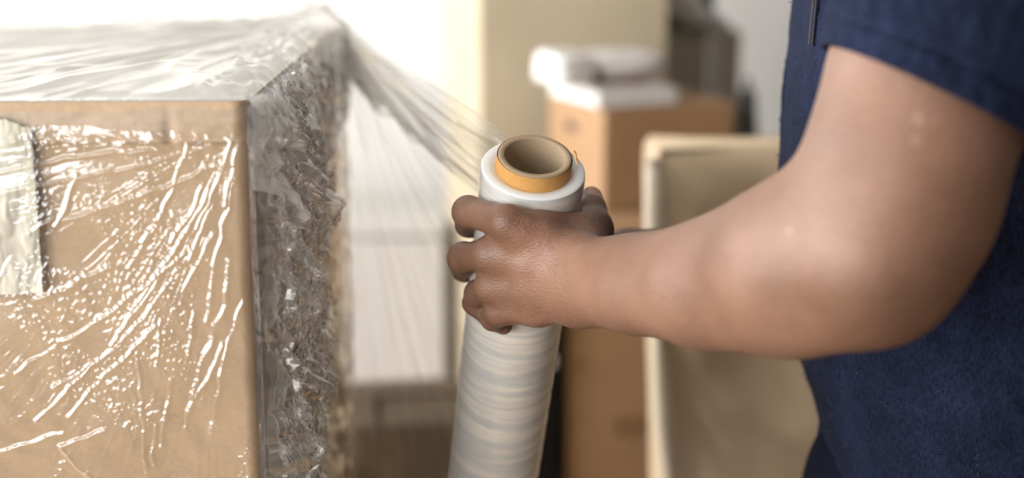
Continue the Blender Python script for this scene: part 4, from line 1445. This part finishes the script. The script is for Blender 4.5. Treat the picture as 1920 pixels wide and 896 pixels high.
# closed drape: ring of points around the chair, flaring towards the floor
nz_, na_ = 150, 420
per = np.linspace(0, 1, na_, endpoint=False)
peri = 2 * (CW + CD)
sarr = per * peri


def rect_pt(s):
    if s < CW: return (s, 0.0, 0, -1)
    if s < CW + CD: return (CW, s - CW, 1, 0)
    if s < 2 * CW + CD: return (CW - (s - CW - CD), CD, 0, 1)
    return (0.0, CD - (s - 2 * CW - CD), -1, 0)


pts = np.array([rect_pt(s) for s in sarr])
rows = []
for k in range(nz_):
    f = k / (nz_ - 1)            # 0 top .. 1 floor
    z = chair_z * (1 - f)
    flare = 0.008 + 0.05 * f
    ro = min(1.0, f / 0.045)
    flare -= 0.034 * (1 - math.sqrt(max(0.0, 1 - (1 - ro) ** 2)))
    diag = 0.016 * noise2(sarr * 15 - f * 17, sarr * 4 + f * 8, 97) * min(1, f * 9) * (pts[:, 3] < 0) * sstep(0.01, 0.07, pts[:, 0])
    fold = (0.010 + 0.024 * f) * noise2(sarr * 9 + 0.5 * math.sin(f * 3), np.full(na_, f * 1.6), 90) * min(1, f * 8 + 0.15)
    fold = fold + 0.024 * (noise2(sarr * 5 + f * 3, np.full(na_, f * 3.5), 91)) * min(1, f * 6)
    fold = fold * np.where(pts[:, 3] < 0, 0.25 + 0.75 * sstep(0.0, 0.06, pts[:, 0]), np.where(pts[:, 2] < 0, 0.25, 1.0)) + diag
    sag = -0.012 * np.exp(-((sarr - 0.20) / 0.09) ** 2) * math.exp(-((f - 0.12) / 0.08) ** 2)
    lean = 0.115 * f             # the left border runs outwards to the right as it falls
    rows.append(np.stack([pts[:, 0] * (1 - lean * 0.9) + lean * CW * 0.9 + pts[:, 2] * (flare * 0.2 + fold), pts[:, 1] + pts[:, 3] * (flare + fold) + sag, np.full(na_, z) - 0.004 * np.abs(noise2(sarr * 7, sarr * 0, 92)) * (1 - f)], 1))
base = np.concatenate(rows)
ctr = np.array([[CW / 2, CD / 2, chair_z - 0.004]])
faces_ = [tuple(int(x) for x in q) for q in grid_faces(nz_, na_, wrap_v=True)]
faces_ += [(len(base), (j + 1) % na_, j) for j in range(na_)]
link_mesh('dust_sheet', np.concatenate([base, ctr]), faces_, M_sheet, chair)
# paler tube down the left corner: the sheet's lit edge put into colour
M_sheet_lit = plain('sheet_lit_edge', (0.70, 0.61, 0.49), (0.64, 0.55, 0.43), scale=14, rough=0.7)
vv, ff = tube([rows[int(k)][0] + np.array((-0.006 - 0.006 * math.sin(k * 0.06), 0.004, 0)) for k in np.linspace(2, nz_ - 2, 50)], 0.012 + 0.003 * np.sin(np.arange(50) * 0.5), 14)
o = link_mesh('sheet_lit_tube', vv, ff, M_sheet_lit, chair); o['label'] = 'paler tube standing in for the lit edge of the sheet'

# silver lamp behind the cartons
M_alu = plain('brushed_aluminium', (0.80, 0.82, 0.84), (0.70, 0.72, 0.74), scale=30, rough=0.25, metallic=0.35)
lx, ly = P(1345, 120, 3.35)[:2]
lamp = empty('floor_lamp', (float(lx), float(ly), 0)); tag(lamp, 'silver metal floor lamp with tilted head behind the cartons', 'lamp')
vv, ff = revolve([(0.0, 0.0), (0.13, 0.0), (0.13, 0.012), (0.03, 0.028), (0.0, 0.03)], 40)
link_mesh('base', vv, ff, M_alu, lamp)
pt = P(1345, 34, 3.35); p0 = np.array((lx, ly, 0.02))
vv, ff = tube([p0 - (lx, ly, 0), np.array((0.002, 0, 0.6)), np.array((0, 0, float(P(1345, 300, 3.35)[2]))), pt - (lx, ly, 0)], [0.016, 0.016, 0.024, 0.023], 20)
link_mesh('pole', vv, ff, M_alu, lamp)
ha = P(1312, 42, 3.33); hb = P(1236, -66, 3.33)
vv, ff = tube([pt - (lx, ly, 0), (pt + ha) / 2 - (lx, ly, -0.012), ha - (lx, ly, 0)], 0.012, 12)
link_mesh('arm', vv, ff, M_alu, lamp)
hd = hb - ha
vv, ff = tube([ha - (lx, ly, 0), ha + hd * 0.05 - (lx, ly, 0), ha + hd * 0.5 - (lx, ly, 0), hb - (lx, ly, 0)], [0.020, 0.034, 0.036, 0.040], 24)
link_mesh('lamp_head', vv, ff, M_alu, lamp)
# dark board behind the lamp
bx_, by_, _ = ground(1238, 3.62)
bz = float(P(1265, 52, 3.62)[2])
db = empty('dark_crate', (bx_, by_, 0), 0.0); tag(db, 'dark wooden crate standing on a taupe chest behind the lamp', 'crate')
M_taupe = plain('taupe_chest', (0.40, 0.36, 0.28), (0.36, 0.32, 0.25), scale=10, rough=0.7)
db.location[2] = bz
bm_obj('crate_body', box_bm(0.0, 0.115, 0.0, 0.28, 0.0, 0.34, 0.004), M_dark, db)
for k in range(3):
    bm_obj('slat', box_bm(-0.004, 0.119, -0.012, 0.0, 0.02 + k * 0.11, 0.10 + k * 0.11, 0.003), M_dark, db)
ch = empty('taupe_chest', (bx_ - 0.05, by_ - 0.01, 0), 0.0); tag(ch, 'plain taupe chest against the wall, under the dark crate', 'chest')
bm_obj('chest_body', box_bm(0, 0.235, 0, 0.34, 0, bz - 0.014, 0.004), M_taupe, ch)
bm_obj('lid', box_bm(-0.004, 0.239, -0.004, 0.344, bz - 0.013, bz - 0.001, 0.003), M_taupe, ch)
# dark bag to the right of the small carton
M_darkgrey = plain('charcoal_fabric', (0.07, 0.065, 0.06), rough=0.8)
kx, ky, _ = ground(1392, 3.1)
kz1 = float(P(1392, 165, 3.1)[2])
nA, nZ = 40, 30
rows = []
for k in range(nZ):
    f = k / (nZ - 1)
    a = np.linspace(0, 2 * PI, nA, endpoint=False)
    rr_ = (1 - 0.55 * sstep(0.8, 1.0, np.array(f))) * (1 + 0.08 * noise2(np.cos(a) * 2 + f * 4, np.sin(a) * 2, 95))
    rows.append(np.stack([0.036 * rr_ * np.cos(a), 0.10 * rr_ * np.sin(a), np.full(nA, kz1 * f)], 1))
bagv = np.concatenate(rows)
faces_ = [tuple(int(x) for x in q) for q in grid_faces(nZ, nA, wrap_v=True)] + [tuple(range(nA)), tuple((nZ - 1) * nA + j for j in range(nA))]
bg = empty('garment_bag', (kx, ky, 0)); tag(bg, 'slim charcoal bag standing upright right of the small carton', 'bag')
link_mesh('bag_body', bagv, faces_, M_darkgrey, bg)
vv, ff = tube([(0, -0.03, kz1 - 0.005), (0, -0.028, kz1 + 0.02), (0, 0.0, kz1 + 0.03), (0, 0.028, kz1 + 0.02), (0, 0.03, kz1 - 0.005)], 0.004, 8)
link_mesh('handle', vv, ff, M_darkgrey, bg)

# added black box standing in for the shaded gap beside the large carton
M_black = plain('shade_gap_box', (0.010, 0.009, 0.008), rough=0.9, spec=0.1)
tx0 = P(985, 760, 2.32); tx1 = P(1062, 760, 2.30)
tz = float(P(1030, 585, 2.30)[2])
gap_box = empty('shade_gap_box', (float(tx0[0]) - 0.02, float(c0[1]) - 0.02, 0)); tag(gap_box, 'narrow black box with a small latch, standing in for the shaded gap', 'gap_box')
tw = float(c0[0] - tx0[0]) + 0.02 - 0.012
bm_obj('gap_box_body', box_bm(0, tw, 0.0, 0.16, 0, tz - 0.06, 0.006), M_black, gap_box)
bm_obj('lid', box_bm(-0.002, tw + 0.002, -0.003, 0.163, tz - 0.058, tz, 0.006), M_black, gap_box)
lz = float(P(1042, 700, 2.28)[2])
bm_obj('latch', box_bm(tw - 0.022, tw - 0.006, -0.012, -0.002, lz - 0.012, lz + 0.012, 0.003), M_alu, gap_box)

# open brown carton low on the left, behind the stretched film
M_tape_dark = plain('dull_brown_tape', (0.10, 0.066, 0.034), rough=0.4, scale=30)
q0 = P(640, 812, 2.35)
oc = empty('open_carton', (float(q0[0]) - 0.04, float(q0[1]), 0), math.radians(9)); tag(oc, 'half-open dark brown carton low behind the stretched film', 'box')
oh = float(q0[2]); ow = 0.27; od = 0.24
for nm, args in (('side_panel', (0, ow, 0, 0.006)), ('side_panel', (0, ow, od - 0.006, od)), ('side_panel', (0, 0.006, 0.006, od - 0.006)), ('side_panel', (ow - 0.006, ow, 0.006, od - 0.006))):
    bm_obj(nm, box_bm(args[0], args[1], args[2], args[3], 0, oh, 0.001), M_carton_dark, oc)
bm_obj('bottom_panel', box_bm(0.006, ow - 0.006, 0.006, od - 0.006, 0, 0.006), M_carton_dark, oc)
for (x0, x1, ang, nm) in ((0.004, 0.10, 0.16, 'top_flap'), (0.108, ow - 0.004, 0.06, 'top_flap')):
    bm = box_bm(x0, x1, 0, 0.115, 0, 0.005, 0.001)
    bmesh.ops.rotate(bm, verts=bm.verts, cent=(0, 0, 0), matrix=Matrix.Rotation(ang, 3, 'X'))
    bmesh.ops.translate(bm, verts=bm.verts, vec=(0, 0.003, oh))
    bm_obj(nm, bm, M_carton_dark, oc)
bm = box_bm(0.004, ow - 0.004, -0.115, 0, 0, 0.005, 0.001)
bmesh.ops.rotate(bm, verts=bm.verts, cent=(0, 0, 0), matrix=Matrix.Rotation(-0.10, 3, 'X'))
bmesh.ops.translate(bm, verts=bm.verts, vec=(0, od - 0.002, oh))
bm_obj('top_flap', bm, M_carton_dark, oc)
bm_obj('tape', box_bm(0.10, 0.15, -0.0008, 0, 0.02, oh - 0.01), M_tape_dark, oc)

# low white cabinet against the wall behind the film
M_cab = plain('white_cabinet', (0.60, 0.59, 0.575), (0.57, 0.56, 0.545), scale=4, rough=0.45)
w0 = P(560, 426, 3.3); w1 = P(833, 426, 3.3)
wz = float(w0[2])
wc = empty('white_cabinet', (float(w0[0]) - 0.3, float(w0[1]), 0)); tag(wc, 'low white cabinet by the wall behind the stretched film', 'cabinet')
cw = float(w1[0] - w0[0]) + 0.3
bm_obj('carcass', box_bm(0, cw, 0.02, 0.40, 0.0, wz - 0.022, 0.003), M_cab, wc)
bm_obj('top', box_bm(-0.008, cw + 0.0, -0.004, 0.41, wz - 0.02, wz, 0.004), M_cab, wc)
for k in range(2):
    dd_ = bm_obj('door', box_bm(k * cw / 2 + 0.004, (k + 1) * cw / 2 - 0.004, 0.0, 0.019, 0.06, wz - 0.03, 0.003), M_cab, wc)
    hx_ = cw / 2 + (-0.05 if k == 0 else 0.05)
    bm_obj('knob', box_bm(hx_ - 0.008, hx_ + 0.008, -0.018, 0.0, wz - 0.16, wz - 0.144, 0.004), M_alu, dd_)
